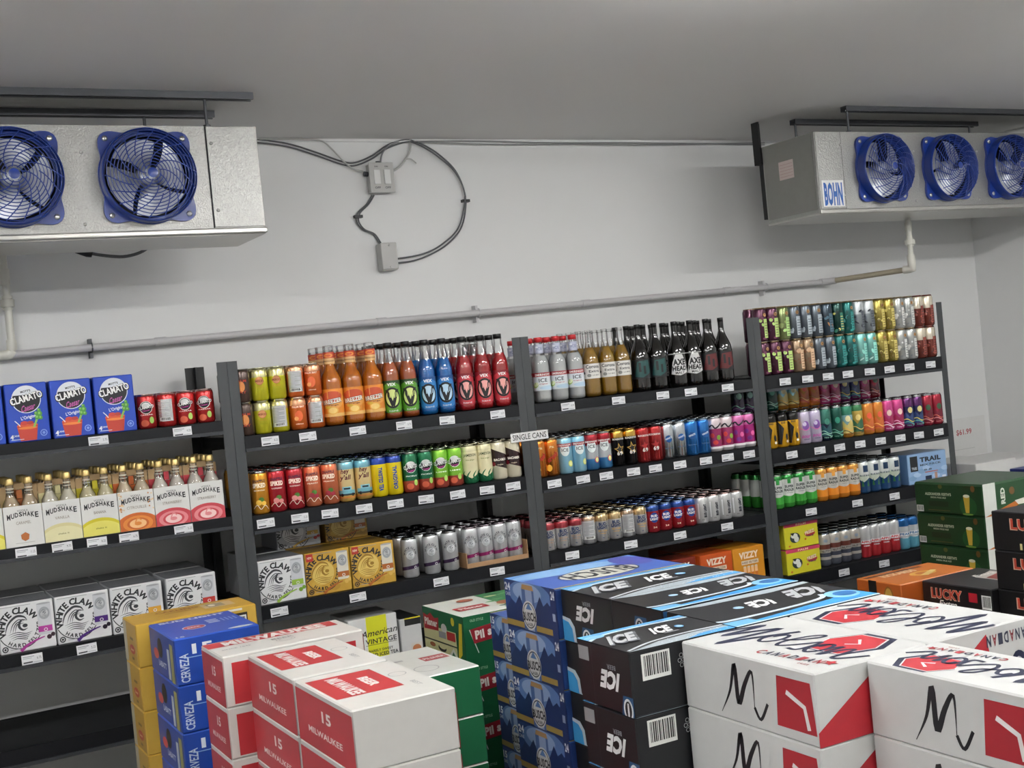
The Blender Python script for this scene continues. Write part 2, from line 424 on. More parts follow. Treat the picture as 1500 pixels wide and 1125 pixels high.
# ---------------------------------------------------------------- cans
def arts(fn, w, h):
    a = Art(w, h); a.cl = (0, 0, w, h); fn(a, w, h); return a
R_T, H_T, H_S = .0325, .157, .122        # tall can, standard can
def can_mesh(name, bands, fn=None, h=H_T, r=R_T, lid='#c9cacc/8', n=32, withlid=False):
    """bands: [(height fraction from the bottom, colour)...] colours of the wall going up"""
    mb = MB(); zb, zt = .008, h-.016
    prof = [(r*.0, .004), (r*.74, .002), (r*.80, 0), (r*.86, .001), (r, zb)]; cols = [lin('#b5b6b8/8')]*3+[lin(bands[0][1])]
    fr = [f for f, _ in bands]+[1.0]
    for i, (f, c) in enumerate(bands): prof.append((r, zb+(zt-zb)*fr[i+1])); cols.append(lin(c))
    prof += [(r*.93, h-.007), (r*.84, h-.003)]; cols += [lin(bands[-1][1]), lin(lid)]
    mb.lathe(prof, n, cols=cols)
    if withlid: lid_geo(mb, r, h, lid, 14)
    if fn:
        a = arts(fn, 2*PI*r, zt-zb); a.wrap(mb, r, zb)
    return mb.mesh(name, MT['can'])
def lid_geo(mb, r, h, lid, n=24):
    R = r*.84
    mb.lathe([(R, h-.003), (R+.0008, h-.0005), (R-.0008, h), (R-.0025, h-.001), (R-.004, h-.0065), (0, h-.006)], n, cols=[lin(lid)]*3+[lin('#8d8f92/8')]*2)
def lid_mesh(lid, r, h):
    mb = MB(); lid_geo(mb, r, h, lid)
    mb.lathe([(.0001, 0), (.006, .0), (.006, .0012), (.0001, .0012)], 10, cols=[lin('#c2c3c5/8')]*3, c=(0, -.004, h-.006))
    return mb.mesh('lid', MT['can'])
def strip(col, x0, x1, y0, y1): return lambda a, w, h: a.rect(w*x0, h*y0, w*x1, h*y1, col)
def ctext(a, t, fy, fh, col, fw=.26, **k):
    a.text(t, a.w/2, a.h*fy, a.h*fh, col, w=a.w*fw, **k)
def snap(fruit, fc, txt='#f4ead8'):
    def f(a, w, h):
        ctext(a, 'SNAPPLE', .86, .075, '#2b1c3a', .24, bold=.03); ctext(a, 'SPIKED', .74, .12, txt, .24, bold=.05); ctext(a, fruit, .60, .035, txt, .2)
        a.ell(w*.52, h*.34, .010, .009, '#4f7d33'); a.ell(w*.47, h*.26, .011, .010, fc); a.ell(w*.56, h*.24, .009, .008, fc)
        a.stroke([(w*.36, h*.1), (w*.44, h*.2), (w*.5, h*.08), (w*.58, h*.18), (w*.65, h*.06)], .002, txt)
    return f
def heyyall(a, w, h):
    ctext(a, 'hey', .82, .14, '#5a1f2c', .15, bold=.03, shear=.2); ctext(a, "y'all", .64, .13, '#5a1f2c', .2, bold=.03, shear=.2)
    a.rect(w*.34, h*.17, w*.68, h*.27, '#6ba8b8'); a.rect(w*.42, h*.27, w*.60, h*.37, '#7fbccb'); a.rect(w*.45, h*.29, w*.57, h*.34, '#26333a')
    a.rect(w*.34, h*.12, w*.68, h*.17, '#2b3a40'); a.ell(w*.41, h*.14, .006, .006, '#1b1b1d'); a.ell(w*.62, h*.14, .006, .006, '#1b1b1d'); a.rect(w*.3, h*.05, w*.72, h*.08, '#b56a35')
def twisted(t):
    def f(a, w, h):
        a.text(t, w*.52, h*.45, .016, '#1c3f8f', w=h*.68, bold=.05, rot=-PI/2 if t[0] == 'T' else PI/2); a.rect(w*.40, h*.12, w*.415, h*.8, '#d8b90f')
    return f
def clam(bc, sw=True):
    def f(a, w, h):
        a.ell(w/2, h*.68, .0215, .0215, '#101214'); a.ring(w/2, h*.68, .0205, .0225, '#e7e7e4'); a.ell(w/2, h*.76, .015, .010, '#dadbd8')
        ctext(a, 'CLAMATO', .69, .10, '#101214', .30, bold=.08, rot=.12); ctext(a, 'CLAMATO', .69, .10, '#f3f3f0', .29, bold=.03, rot=.12)
        ctext(a, 'Caesar', .58, .06, '#c8429a', .14, shear=.3, rot=.12); ctext(a, bc, .42, .035, '#f0f0ea', .22)
        a.ell(w*.46, h*.12, .014, .012, '#c95b3d'); a.ell(w*.58, h*.22, .008, .012, '#a6cf62')
    return f
def jameson(a, w, h):
    a.poly([(w*.28, h*.28), (w*.5, h*.10), (w*.72, h*.28), (w*.70, h*.9), (w*.3, h*.9)], '#ded7ae'); ctext(a, 'JAMESON', .80, .075, '#3b4a2b', .27); ctext(a, 'lime ginger', .66, .04, '#7a8a4b', .18)
    for q in (.34, .46, .58, .68): a.stroke([(w*q, h*.04), (w*(q-.04), h*.18), (w*(q+.03), h*.33)], .006, '#1f6b45', taper=True)
def bacardi(a, w, h):
    a.poly([(w*.25, h*.95), (w*.75, h*.62), (w*.75, h*.2), (w*.25, h*.45)], '#2a1013'); ctext(a, 'BACARDI', .55, .07, '#f1ede0', .25, bold=.04); a.ell(w*.36, h*.42, .009, .009, '#7a1f2c'); ctext(a, 'mojito', .40, .04, '#cfc6ad', .12)
def smir(body='#9cc9de', band='#a02331', lime='#d8d94a'):
    def f(a, w, h):
        a.ell(w/2, h*.7, .020, .026, '#dfe6e4'); a.rect(w*.33, h*.80, w*.67, h*.90, band); ctext(a, 'SMIRNOFF', .85, .05, '#f2efe8', .28); ctext(a, 'ICE', .70, .10, '#3a3f49', .15, bold=.02)
        a.ell(w*.60, h*.26, .011, .013, lime); a.ell(w*.60, h*.26, .008, .010, '#eef0a0')
    return f
def crush(a, w, h):
    ctext(a, 'crush', .55, .15, '#a8281d', .26, bold=.05, shear=.2, rot=.6); a.ell(w*.42, h*.2, .012, .014, '#f0b23c'); ctext(a, '7%', .85, .06, '#f3e2b8', .1)
def rstar(main, ink):
    def f(a, w, h):
        ctext(a, 'ROCKSTAR', .82, .055, '#e8e6df', .27, bold=.04)
        P = []
        for i in range(10):
            t = PI/2+i*PI/5+.15; R = .024 if i % 2 == 0 else .010; P.append((w/2+R*math.cos(t), h*.48+R*math.sin(t)*1.2))
        a.poly(P, ink); a.poly([(w/2+(x-w/2)*.72, h*.48+(y-h*.48)*.72) for x, y in P], main); ctext(a, '69', .36, .12, '#f2f0ea', .12)
    return f
def bud(top, txt='#1e2f55', sub='#9b7a66', swirl=None):
    def f(a, w, h):
        ctext(a, 'BUD', .70, .13, txt, .16, bold=.05); ctext(a, 'LIGHT', .55, .13, txt, .22, bold=.05); ctext(a, 'SELTZER', .40, .07, sub, .2); ctext(a, '%', .1, .05, txt, .05)
        ctext(a, 'mango', .30, .05, sub, .14)
        if swirl: a.ell(w*.36, h*.6, .006, .016, swirl); a.ell(w*.66, h*.75, .006, .012, swirl)
    return f
def budred(a, w, h):
    a.ell(w/2, h*.58, .020, .022, '#1f3f87'); ctext(a, 'BUD', .66, .10, '#f2f0ee', .14, bold=.04); ctext(a, 'LIGHT', .52, .10, '#f2f0ee', .19, bold=.04); ctext(a, '24', .15, .06, '#f4d9c0', .08)
def budside(a, w, h): a.text('BUD LIGHT', w*.56, h*.5, .013, '#1b2030', w=h*.6, bold=.06, rot=PI/2); a.rect(w*.40, h*.15, w*.43, h*.85, '#c7c8ca'); ctext(a, '5%', .1, .05, '#555555', .06)
def facts(ink='#7b7d80', bg='#d6d7d8/3'):
    def f(a, w, h):
        a.rect(w*.36, h*.12, w*.64, h*.92, bg)
        for i in range(12): a.rect(w*.38, h*(.2+.055*i), w*(.60 if i % 3 else .5), h*(.2+.055*i+.022), ink)
        a.barcode(w*.40, h*.14, w*.2, h*.12)
    return f
def claw(acc):
    def f(a, w, h):
        a.arc('WHITE CLAW', w/2, h*.66, .0235, .0075, 195, -15, '#3b3d42', bold=.04); wave(a, w/2, h*.62, .0185, '#7b7f85', '#c3c6c9')
        a.poly([(w*.25, h*.26), (w*.75, h*.36), (w*.75, h*.26), (w*.25, h*.16)], acc); a.ell(w*.58, h*.25, .005, .005, '#e6e6e6'); a.ell(w*.58, h*.25, .0035, .0035, acc); ctext(a, '5% ALC', .1, .03, '#85878b', .2)
    return f
def wave(a, cx, cy, r, dark, mid):
    """a curling sea wave in a circle, drawn as tapered strokes"""
    a.ell(cx, cy, r*.92, r*.92, mid)
    a.stroke([(cx-r, cy-r*.35), (cx-r*.75, cy+r*.35), (cx-r*.2, cy+r*.8), (cx+r*.3, cy+r*.72), (cx+r*.5, cy+r*.45)], r*.16, dark, taper=True)
    for k in (.75, .55, .38): a.stroke([(cx-r*k*.9, cy-r*.3), (cx-r*k*.6, cy+r*.35*k+.0), (cx-r*.05, cy+r*.75*k), (cx+r*.3, cy+r*.6*k)], r*.07, dark, taper=True)
    a.stroke([(cx+r*.5, cy+r*.45), (cx+r*.12, cy+r*.5), (cx-r*.05, cy+r*.1), (cx+r*.18, cy-r*.18), (cx+r*.5, cy-r*.1)], r*.17, dark, taper=True)
    a.ell(cx+r*.34, cy+r*.1, r*.17, r*.13, dark)
    for k in (0, 1, 2, 3): a.stroke([(cx-r*.85+k*r*.1, cy-r*(.42+.13*k)), (cx-r*.2, cy-r*(.30+.14*k)), (cx+r*.35, cy-r*(.46+.13*k)), (cx+r*.8-k*r*.12, cy-r*(.36+.13*k))], r*.06, dark, taper=True)
def craft(seed, c1, c2, c3, emblem=True):
    def f(a, w, h):
        R = random.Random(seed)
        for k in range(14):
            x = w*R.uniform(.2, .62); y = h*R.uniform(.05, .75); a.ell(x, y, R.uniform(.003, .010), R.uniform(.004, .013), R.choice((c1, c2, c3)), 9, R.uniform(0, 3))
        a.rect(w*.52, h*.06, w*.66, h*.72, c3)
        for i in range(6): a.rect(w*.535, h*(.12+.09*i), w*R.uniform(.6, .65), h*(.14+.09*i), c1)
        if emblem: a.ell(w*.56, h*.86, .0085, .0085, '#b98b55'); a.ring(w*.56, h*.86, .006, .0072, '#5b3d26'); a.ell(w*.56, h*.86, .003, .004, '#5b3d26')
    return f
def scenic(sky, hill, sun, ink):
    def f(a, w, h):
        a.ell(w*.5, h*.62, .013, .015, sun); a.poly([(w*.25, h*.25), (w*.38, h*.55), (w*.47, h*.38), (w*.58, h*.6), (w*.75, h*.28), (w*.75, h*.1), (w*.25, h*.1)], hill)
        a.stroke([(w*.25, h*.2), (w*.4, h*.3), (w*.55, h*.18), (w*.75, h*.3)], .004, sky); a.stroke([(w*.25, h*.1), (w*.42, h*.2), (w*.6, h*.08), (w*.75, h*.18)], .004, ink)
        ctext(a, 'hazy ale', .06, .035, ink, .2)
    return f
def lavender(a, w, h):
    a.ell(w*.5, h*.58, .017, .022, '#7a4f9a'); a.ell(w*.47, h*.64, .009, .010, '#cfc3e0'); a.stroke([(w*.36, h*.5), (w*.5, h*.42), (w*.64, h*.55)], .004, '#d06aa5'); ctext(a, 'sour', .22, .13, '#b54e9a', .22, bold=.03, shear=.3); ctext(a, 'GRAPE', .1, .04, '#4f4a70', .15)
def yb(a, w, h):
    a.poly([(w*.32, h*.95), (w*.5, h*.6), (w*.42, h*.05), (w*.22, h*.05)], '#191714'); a.ell(w*.56, h*.3, .007, .014, '#191714'); a.ell(w*.57, h*.14, .007, .006, '#e7e4da'); ctext(a, 'BEE', .8, .06, '#191714', .1)
def blonde(acc, acc2):
    def f(a, w, h):
        a.rect(w*.46, h*.78, w*.54, h*.96, acc); ctext(a, 'SUPER', .68, .085, '#2f3536', .22, bold=.04); ctext(a, 'RADLER', .56, .085, '#2f3536', .24, bold=.04); ctext(a, 'natural', .46, .03, '#6b7173', .14)
        a.poly([(w*.1, h*.30), (w*.35, h*.38), (w*.5, h*.33), (w*.65, h*.40), (w*.9, h*.32), (w*.9, h*.1), (w*.1, h*.1)], acc2)
    return f
def trail(a, w, h):
    a.rect(w*.45, h*.72, w*.58, h*.96, '#253a55'); ctext(a, 'BLUE BUCK', .6, .06, '#39465a', .26, bold=.04); a.poly([(w*.15, h*.4), (w*.3, h*.5), (w*.45, h*.36), (w*.6, h*.5), (w*.85, h*.38), (w*.85, 0), (w*.15, 0)], '#1d3f66')
    for q in (.3, .42, .55, .66): a.poly([(w*q-.006, h*.2), (w*q, h*.46), (w*q+.006, h*.2)], '#2f6a3f')
def okan(c, t):
    def f(a, w, h): a.rect(w*.3, h*.45, w*.7, h*.58, '#dfe2e2'); ctext(a, t, .52, .08, c, .26, bold=.04); ctext(a, 'CIDER', .38, .05, '#eef0f0', .15)
    return f
def brn(a, w, h): a.rect(w*.2, h*.55, w*.8, h*.72, '#6b3b32'); a.rect(w*.2, h*.28, w*.8, h*.42, '#3f4350'); ctext(a, 'NUTTY', .48, .08, '#3a2f2c', .22); a.ell(w*.5, h*.85, .01, .008, '#8b99a8')
def palmb(a, w, h):
    ctext(a, 'PALM', .72, .09, '#c8452f', .2, bold=.04); a.ell(w*.5, h*.5, .014, .020, '#d98a4a'); ctext(a, 'BAY', .3, .1, '#b8472f', .18)
def yelsm(a, w, h): a.ell(w*.5, h*.66, .014, .013, '#c98a5a'); a.ring(w*.5, h*.66, .013, .015, '#b0613a'); ctext(a, 'MIKES', .66, .08, '#7a3b25', .16); ctext(a, 'HARD', .45, .07, '#a5821c', .14); ctext(a, 'LEMON', .3, .05, '#8a8a10', .14)
def orsm(a, w, h): ctext(a, 'PALM BAY', .8, .07, '#f0dccb', .24, bold=.03); a.ell(w*.5, h*.45, .015, .02, '#e2693a'); a.ell(w*.45, h*.35, .008, .008, '#f2a25b'); ctext(a, 'citrus', .15, .05, '#f3d9c2', .14)
def neutral(seed):
    def f(a, w, h):
        a.ell(w*.5, h*.6, .015, .016, '#1f4f8a', rot=.4); ctext(a, 'WHITE', .62, .06, '#e8edf0', .16, shear=.2, rot=.3); ctext(a, 'light beer', .3, .04, '#5b6f8a', .2)
    return f
def berry(c1, c2):
    def f(a, w, h):
        a.stroke([(w*.3, h*.7), (w*.42, h*.85), (w*.5, h*.74), (w*.66, h*.9)], .007, '#22242a'); a.ell(w*.42, h*.5, .009, .011, c1); a.ell(w*.56, h*.42, .010, .011, c2); a.ell(w*.48, h*.26, .012, .010, c1); a.rect(w*.25, h*.05, w*.75, h*.12, '#e8e6e6')
    return f
CANS = {  # key: (short description, bands, art, height, lid)
 'snap_o': ('orange iced tea can', [(0, '#e7a131/4')], snap('MANGO', '#f0c24e'), H_T, '#c9cacc/8'),
 'snap_r': ('red raspberry iced tea can', [(0, '#c0303a/4')], snap('RASPBERRY', '#e08f8c'), H_T, '#c9cacc/8'),
 'snap_p': ('peach pink iced tea can', [(0, '#df7c55/4')], snap('PEACH', '#9a2a3a'), H_T, '#c9cacc/8'),
 'hey': ('cream can with blue truck', [(0, '#e3b95c/4'), (.12, '#e8cd92/3'), (.86, '#86c0cf/4')], heyyall, H_T, '#a9c4cc/8'),
 'tw_a': ('yellow lemon tea can', [(0, '#ecd51b/2'), (.88, '#1e3e97/3')], twisted('TWISTED TEA'), H_T, '#8f95ab/8'),
 'tw_b': ('yellow lemon tea can', [(0, '#ecd51b/2'), (.88, '#1e3e97/3')], twisted('ORIGINAL'), H_T, '#8f95ab/8'),
 'cl_g': ('dark green tomato cocktail can', [(0, '#b04a38/3'), (.28, '#1c6d48/4')], clam('PICKLE'), H_T, '#a8b3ab/8'),
 'cl_l': ('lime green tomato cocktail can', [(0, '#a3473a/3'), (.26, '#86c63c/4')], clam('LIME'), H_T, '#b5c2a6/8'),
 'jam': ('cream can with green base', [(0, '#2c8558/4'), (.3, '#e3dcb3/2')], jameson, H_T, '#d8d3b4/7'),
 'bac': ('cream and dark maroon can', [(0, '#e3dcc2/2')], bacardi, H_T, '#cfc9b4/7'),
 'cr': ('shiny orange and gold can', [(0, '#d07c2e/6')], crush, H_T, '#c9b48c/8'),
 'ice': ('light blue vodka cooler can', [(0, '#8fc4da/3')], smir(), H_T, '#c9cacc/8'),
 'ice_r': ('red white and blue can', [(0, '#3f7fb5/4'), (.3, '#cfd3d6/5'), (.72, '#a5222f/4')], smir('#fff', '#8b1d29', '#c43a4a'), H_T, '#c9cacc/8'),
 'rk_b': ('black and gold star can', [(0, '#1b1a1c/5'), (.86, '#c7a04a/7')], rstar('#1b1a1c', '#c9a24c'), H_T, '#c7a04a/8'),
 'rk_r': ('red star can', [(0, '#ae2f30/5')], rstar('#ae2f30', '#7a1d20'), H_T, '#3b2a2c/7'),
 'nt_s': ('silver and blue oval can', [(0, '#c5cacf/7')], neutral(1), H_T, '#c9cacc/8'),
 'nt_b': ('blue can', [(0, '#2c74bd/5')], neutral(2), H_T, '#9fb7d0/8'),
 'br_p': ('pink berry can', [(0, '#d6d2d4/4'), (.12, '#a93a6c/4'), (.72, '#d7c9cd/4')], berry('#c23b36', '#7da23a'), H_T, '#c9cacc/8'),
 'br_m': ('magenta berry can', [(0, '#d6d2d4/4'), (.12, '#b52f83/4'), (.72, '#c96fa6/4')], berry('#6b2a7a', '#e0619d'), H_T, '#c9cacc/8'),
 'bl_r': ('white seltzer can with red top', [(0, '#d5d5d6/5'), (.82, '#a03a41/4')], bud('#a03a41'), H_S, '#b98a8c/8'),
 'bl_g': ('white seltzer can with gold top', [(0, '#d5d5d6/5'), (.82, '#c7ad80/5')], bud('#c7ad80', sub='#b08a4a'), H_S, '#cdbb94/8'),
 'bl_f': ('white seltzer can showing facts panel', [(0, '#cfd0d2/5'), (.82, '#b9a08a/5')], facts(), H_S, '#c9cacc/8'),
 'bl_x': ('red and blue light beer can', [(0, '#b02b34/4'), (.86, '#2a4c93/4')], budred, H_S, '#8ea6cf/8'),
 'bl_s': ('white and silver light beer can', [(0, '#dcdddd/4')], budside, H_S, '#c9a9a6/8'),
 'y_s': ('yellow lemonade can', [(0, '#d6d22a/4'), (.8, '#d8d39a/5')], yelsm, H_S, '#d2cfa9/8'),
 'y_f': ('yellow lemonade can showing facts panel', [(0, '#d6d22a/4'), (.8, '#d8d39a/5')], facts(), H_S, '#d2cfa9/8'),
 'o_s': ('orange citrus cooler can', [(0, '#dd6d2e/4'), (.85, '#d9a07c/5')], orsm, H_S, '#d6c4b4/8'),
 'o_f': ('orange citrus can showing silver panel', [(0, '#dd6d2e/4'), (.85, '#d9a07c/5')], facts('#9a9da0', '#d4d5d6/5'), H_S, '#d6c4b4/8'),
 'b_s': ('dark brown can', [(0, '#4c3a33/3')], palmb, H_S, '#7c746c/7'),
 'cc_r': ('short red tomato cocktail can', [(0, '#c02f30/4')], clam('CAESAR'), H_S, '#c9a9a6/8'),
 'cc_f': ('short red can showing silver panel', [(0, '#c02f30/4')], facts('#b9babb', '#d4d5d6/6'), H_S, '#c9a9a6/8'),
 'wc_k': ('white seltzer can with dark purple band', [(0, '#cfd1d3/4')], claw('#34213f'), H_T, '#9b9da0/8'),
 'wc_m': ('white seltzer can with magenta band', [(0, '#d6d8da/4')], claw('#7c2155'), H_T, '#a99aa4/8'),
 'dk': ('dark grey can', [(0, '#2a2b2f/4')], None, H_T, '#6b6c70/7'),
 'g_w': ('white and green radler can', [(0, '#3d9a3a/3'), (.34, '#dfe3dd/2'), (.93, '#2f8b3f/4')], blonde('#2f8b3f', '#3d9a3a'), H_T, '#a9b8a6/8'),
 'o_w': ('white and orange radler can', [(0, '#df8a2c/3'), (.34, '#e0ddd3/2'), (.90, '#e0a04a/4')], blonde('#e0a04a', '#df8a2c'), H_T, '#cbb596/8'),
 'n_w': ('white and navy forest can', [(0, '#1f4a74/3'), (.25, '#cfd9c6/2'), (.6, '#dde3e0/2')], trail, H_T, '#b5bcc2/8'),
 'brn': ('white and brown nut ale can', [(0, '#5b5f6b/3'), (.18, '#cdc8c0/3')], brn, H_T, '#9aa5b0/8'),
 'red': ('white and red cider can', [(0, '#cf3840/3'), (.45, '#dedfdf/3')], okan('#cf3840', 'APPLE'), H_T, '#c9cacc/8'),
 'blu': ('white and sky blue cider can', [(0, '#72c3dd/3'), (.38, '#dfe5e8/3'), (.8, '#2d6fb0/4')], okan('#3a6f9a', 'PEAR'), H_T, '#3f6fa5/6'),
 'lav': ('lavender sour can', [(0, '#c9bfd6/3')], lavender, H_T, '#cfcfd2/8'),
 'tl1': ('navy and teal can', [(0, '#23324a/4'), (.55, '#2e6b5c/4')], scenic('#7fb59f', '#1c4a52', '#3a7d6b', '#93c9b0'), H_T, '#cfcfd2/8'),
 'tl2': ('dark green can', [(0, '#1f5a4d/4')], scenic('#5fa58c', '#174238', '#2a7d66', '#7cb9a0'), H_T, '#cfcfd2/8'),
 'sky': ('can with sky and orange field', [(0, '#c98a2f/3'), (.4, '#8fb9bd/3'), (.75, '#2f7d62/4')], scenic('#e8b04a', '#c9b56a', '#e6d9a5', '#5a4a2a'), H_T, '#cfcfd2/8'),
 'gyl': ('green and yellow leaf can', [(0, '#cfae52/3'), (.85, '#3d7b4e/4')], scenic('#e4c66a', '#2f5f3f', '#e6cd7a', '#2a3f2a'), H_T, '#cfcfd2/8'),
 'ora': ('orange tropical can', [(0, '#dd8a35/3')], scenic('#f0b25a', '#c9662f', '#e05a3a', '#b54a3a'), H_T, '#cfcfd2/8'),
 'pin': ('hot pink mountain can', [(0, '#cf4a8c/3')], scenic('#f0a0c8', '#9a2350', '#f0d0c0', '#f3e0ea'), H_T, '#cfcfd2/8'),
 'pur': ('purple and navy rainbow can', [(0, '#7a2f6b/4'), (.3, '#2a2f5c/4'), (.75, '#5f2a66/4')], scenic('#d9c95a', '#2c3f6b', '#e0d28a', '#5aa59a'), H_T, '#cfcfd2/8'),
 'cri': ('crimson can', [(0, '#a5283c/4')], scenic('#d06a5a', '#6b1a2a', '#3a5a3f', '#d88a8a'), H_T, '#cfcfd2/8'),
 'yb': ('black and yellow can', [(0, '#e0aa22/4'), (.85, '#1c1a18/4')], yb, H_T, '#1c1c1e/5'),
 'dpu': ('dark purple can', [(0, '#3a2a45/4'), (.5, '#2a3a44/4')], scenic('#8fc0b5', '#3f2a52', '#9ad0c0', '#7a5a8a'), H_T, '#8a8b90/7'),
 'aq1': ('purple and lime can', [(0, '#54283f/4')], craft(1, '#6b3350', '#3a2430', '#b8d67a'), H_T, '#a08a6a/7'),
 'aq2': ('lime green craft can', [(0, '#7d8a58/4')], craft(2, '#5a4a3a', '#8a9a5a', '#b3d887'), H_T, '#a08a6a/7'),
 'pch': ('peach craft can', [(0, '#9a8268/4')], craft(3, '#6b4a35', '#b98a60', '#d9b592'), H_T, '#a08a6a/7'),
 'gry': ('steel grey craft can', [(0, '#5b636b/4')], craft(4, '#3a4048', '#8a949c', '#a9b3ba'), H_T, '#a08a6a/7'),
 'dbl': ('dark blue craft can', [(0, '#3c4a56/4')], craft(5, '#242c34', '#b07a4a', '#4a6a7a', False), H_T, '#a08a6a/7'),
 'tea': ('teal craft can', [(0, '#1d6b66/4')], craft(6, '#124440', '#5ba598', '#2f8a86'), H_T, '#a08a6a/7'),
 'dgr': ('dark green and gold craft can', [(0, '#17413a/4')], craft(7, '#c9c26a', '#0f2f2a', '#2a6a58', False), H_T, '#a08a6a/7'),
 'aqu': ('aqua craft can', [(0, '#7fbdb4/4')], craft(8, '#4a8a82', '#b5d8d0', '#8fd8ca'), H_T, '#a08a6a/7'),
 'wgr': ('white and grey portrait can', [(0, '#8f979b/4'), (.6, '#b5babc/3')], craft(9, '#2f3238', '#6f767c', '#5a6068', False), H_T, '#a08a6a/7'),
 'gld': ('gold craft can', [(0, '#a8974a/5')], craft(10, '#6b5a2a', '#d0c070', '#cdbb68'), H_T, '#a08a6a/7'),
 'wht': ('white craft can', [(0, '#b3b5b2/4')], craft(11, '#6a6f70', '#dadbd8', '#d3d4d0'), H_T, '#a08a6a/7'),
 'mar': ('maroon fox can', [(0, '#7c3a2f/4'), (.62, '#cfc6b4/3')], craft(12, '#4a201c', '#b0573f', '#8a4238', False), H_T, '#8a4238/7'),
}
MESH = {}
def get_can(key, full=True):
    d, bands, fn, h, lid = CANS[key]; k = (key, full)
    if k not in MESH:
        r = R_T
        MESH[k] = can_mesh('drink_can', bands, fn if full else None, h, r, lid, 32 if full else 16, not full)
        if full: MESH[('lid', lid, h)] = MESH.get(('lid', lid, h)) or lid_mesh(lid, r, h)
    return MESH[k]
ORD = ['first', 'second', 'third', 'fourth', 'fifth', 'sixth', 'seventh', 'eighth']
SHN = {1: 'top', 2: 'second', 3: 'third', 4: 'fourth'}
BAYN = {1: 'first', 2: 'second', 3: 'third', 4: 'fourth'}
STUFF = []           # (mesh key, location) of the rear cans nobody can tell apart
NCAN = [0]; PROTO = {}
def put_can(key, loc, rz, label, group, full):
    d, bands, fn, h, lid = CANS[key]; k = (key, full)
    me = get_can(key, full)
    o = link('drink_can', me, None, loc, rz); tag(o, label, 'can', group)
    if full: link('lid', MESH[('lid', lid, h)], o)
    NCAN[0] += 1; return o
def can_row(b, s, items, rows=1, solo=1, z=None, layer='', y0=.038, pitch=.068, face=-.33, skipstuff=False):
    """items: [(x, key)...] for the front row; rows deep; the first `solo` rows are individuals"""
    zz = SHELF[(b, s)] if z is None else z
    runs = {}
    for i, (x, k) in enumerate(items): runs.setdefault(CANS[k][0], []).append(i)
    pk = 1
    for i, (x, key) in enumerate(items):
        d = CANS[key][0]; run = runs[d]; n = len(run); j = run.index(i)
        pos = '' if n == 1 else (('left one', 'right one')[j] if n == 2 else ORD[j]+' from left')
        for r in range(rows):
            full = r == 0
            loc = (x+random.uniform(-.0008, .0008), y0+r*pitch+random.uniform(-.001, .001), zz+.0005)
            if r < solo:
                rowt = ['front row', 'second row', 'third row', 'fourth row'][r]
                parts = [d, pos, (layer+' ' if layer else '')+rowt, SHN[s]+' shelf of '+BAYN[b]+' bay']
                lab = ', '.join(p for p in parts if p)
                if len(lab.split()) > 16: lab = ', '.join(p for p in [d, pos, (layer+' ' if layer else '')+rowt, SHN[s]+' shelf, '+BAYN[b]+' bay'] if p)
                put_can(key, loc, face+random.uniform(-.12, .12), lab, d+'s on '+SHN[s]+' shelf of '+BAYN[b]+' bay', full)
            else: STUFF.append((key, loc))

b2 = [.043-.001, .085, .152, .221, .290, .359, .425, .495, .560, .624, .693, .758, .824, .888, .955, 1.022, 1.088, 1.154]
can_row(2, 2, list(zip([x+.0 for x in b2[1:]], ['snap_o', 'snap_r', 'snap_r', 'snap_p', 'snap_p', 'hey', 'hey', 'tw_a', 'tw_b', 'cl_g', 'cl_g', 'cl_l', 'cl_l', 'jam', 'jam', 'bac', 'bac'])), rows=6, solo=2, y0=.040)
b3 = [1.337, 1.402, 1.468, 1.534, 1.600, 1.666, 1.732, 1.798, 1.864, 1.930, 1.996, 2.062, 2.128, 2.194, 2.260, 2.326, 2.392-.006]
can_row(3, 2, list(zip([1.275]+b3, ['cr', 'cr', 'ice', 'ice', 'ice_r', 'ice_r', 'rk_b', 'rk_b', 'rk_r', 'rk_r', 'nt_s', 'nt_s', 'nt_b', 'nt_b', 'br_p', 'br_p', 'br_m', 'br_m'])), rows=6, solo=2, y0=.040, pitch=.067)
b33 = [1.284, 1.350, 1.416, 1.482, 1.550, 1.616, 1.682, 1.748, 1.814, 1.880, 1.946, 2.012, 2.078, 2.144, 2.210, 2.276]
can_row(3, 3, list(zip(b33, ['bl_r', 'bl_r', 'bl_r', 'bl_f', 'bl_g', 'bl_g', 'bl_f', 'bl_g', 'bl_x', 'bl_x', 'bl_x', 'bl_x', 'bl_s', 'bl_s', 'bl_s', 'bl_s'])), rows=6, solo=2, y0=.040, pitch=.067)
X41 = [2.512+.0675*i for i in range(17)]
low = ['aq1', 'aq1', 'aq1', 'pch', 'pch', 'gry', 'gry', 'tea', 'tea', 'aqu', 'aqu', 'gld', 'gld', 'wht', 'wht', 'mar', 'mar']
upp = ['aq1', 'aq1', 'aq2', 'gry', 'gry', 'gry', 'dbl', 'dgr', 'tea', 'wgr', 'wgr', 'gld', 'gld', 'wht', 'wht', 'mar', 'mar']
can_row(4, 1, list(zip(X41, low)), rows=2, solo=1, layer='lower')
can_row(4, 1, list(zip(X41, upp)), rows=2, solo=1, z=SHELF[(4, 1)]+.1575, layer='upper')
X42 = [2.512+.0675*i for i in range(17)]
f42 = ['yb', 'yb', 'yb', 'lav', 'lav', 'tl1', 'tl2', 'sky', 'gyl', 'ora', 'ora', 'pin', 'pin', 'pur', 'pur', 'cri', 'cri']
can_row(4, 2, list(zip(X42, f42)), rows=2, solo=1)
r42 = ['dpu', 'dpu', 'tl1', 'tl2', 'sky', 'sky', 'ora', 'ora', 'pin', 'pin', 'pur', 'pur', 'pin', 'cri']
can_row(4, 2, list(zip(X42, r42)), rows=1, solo=1, y0=.25, layer='set-back lower')
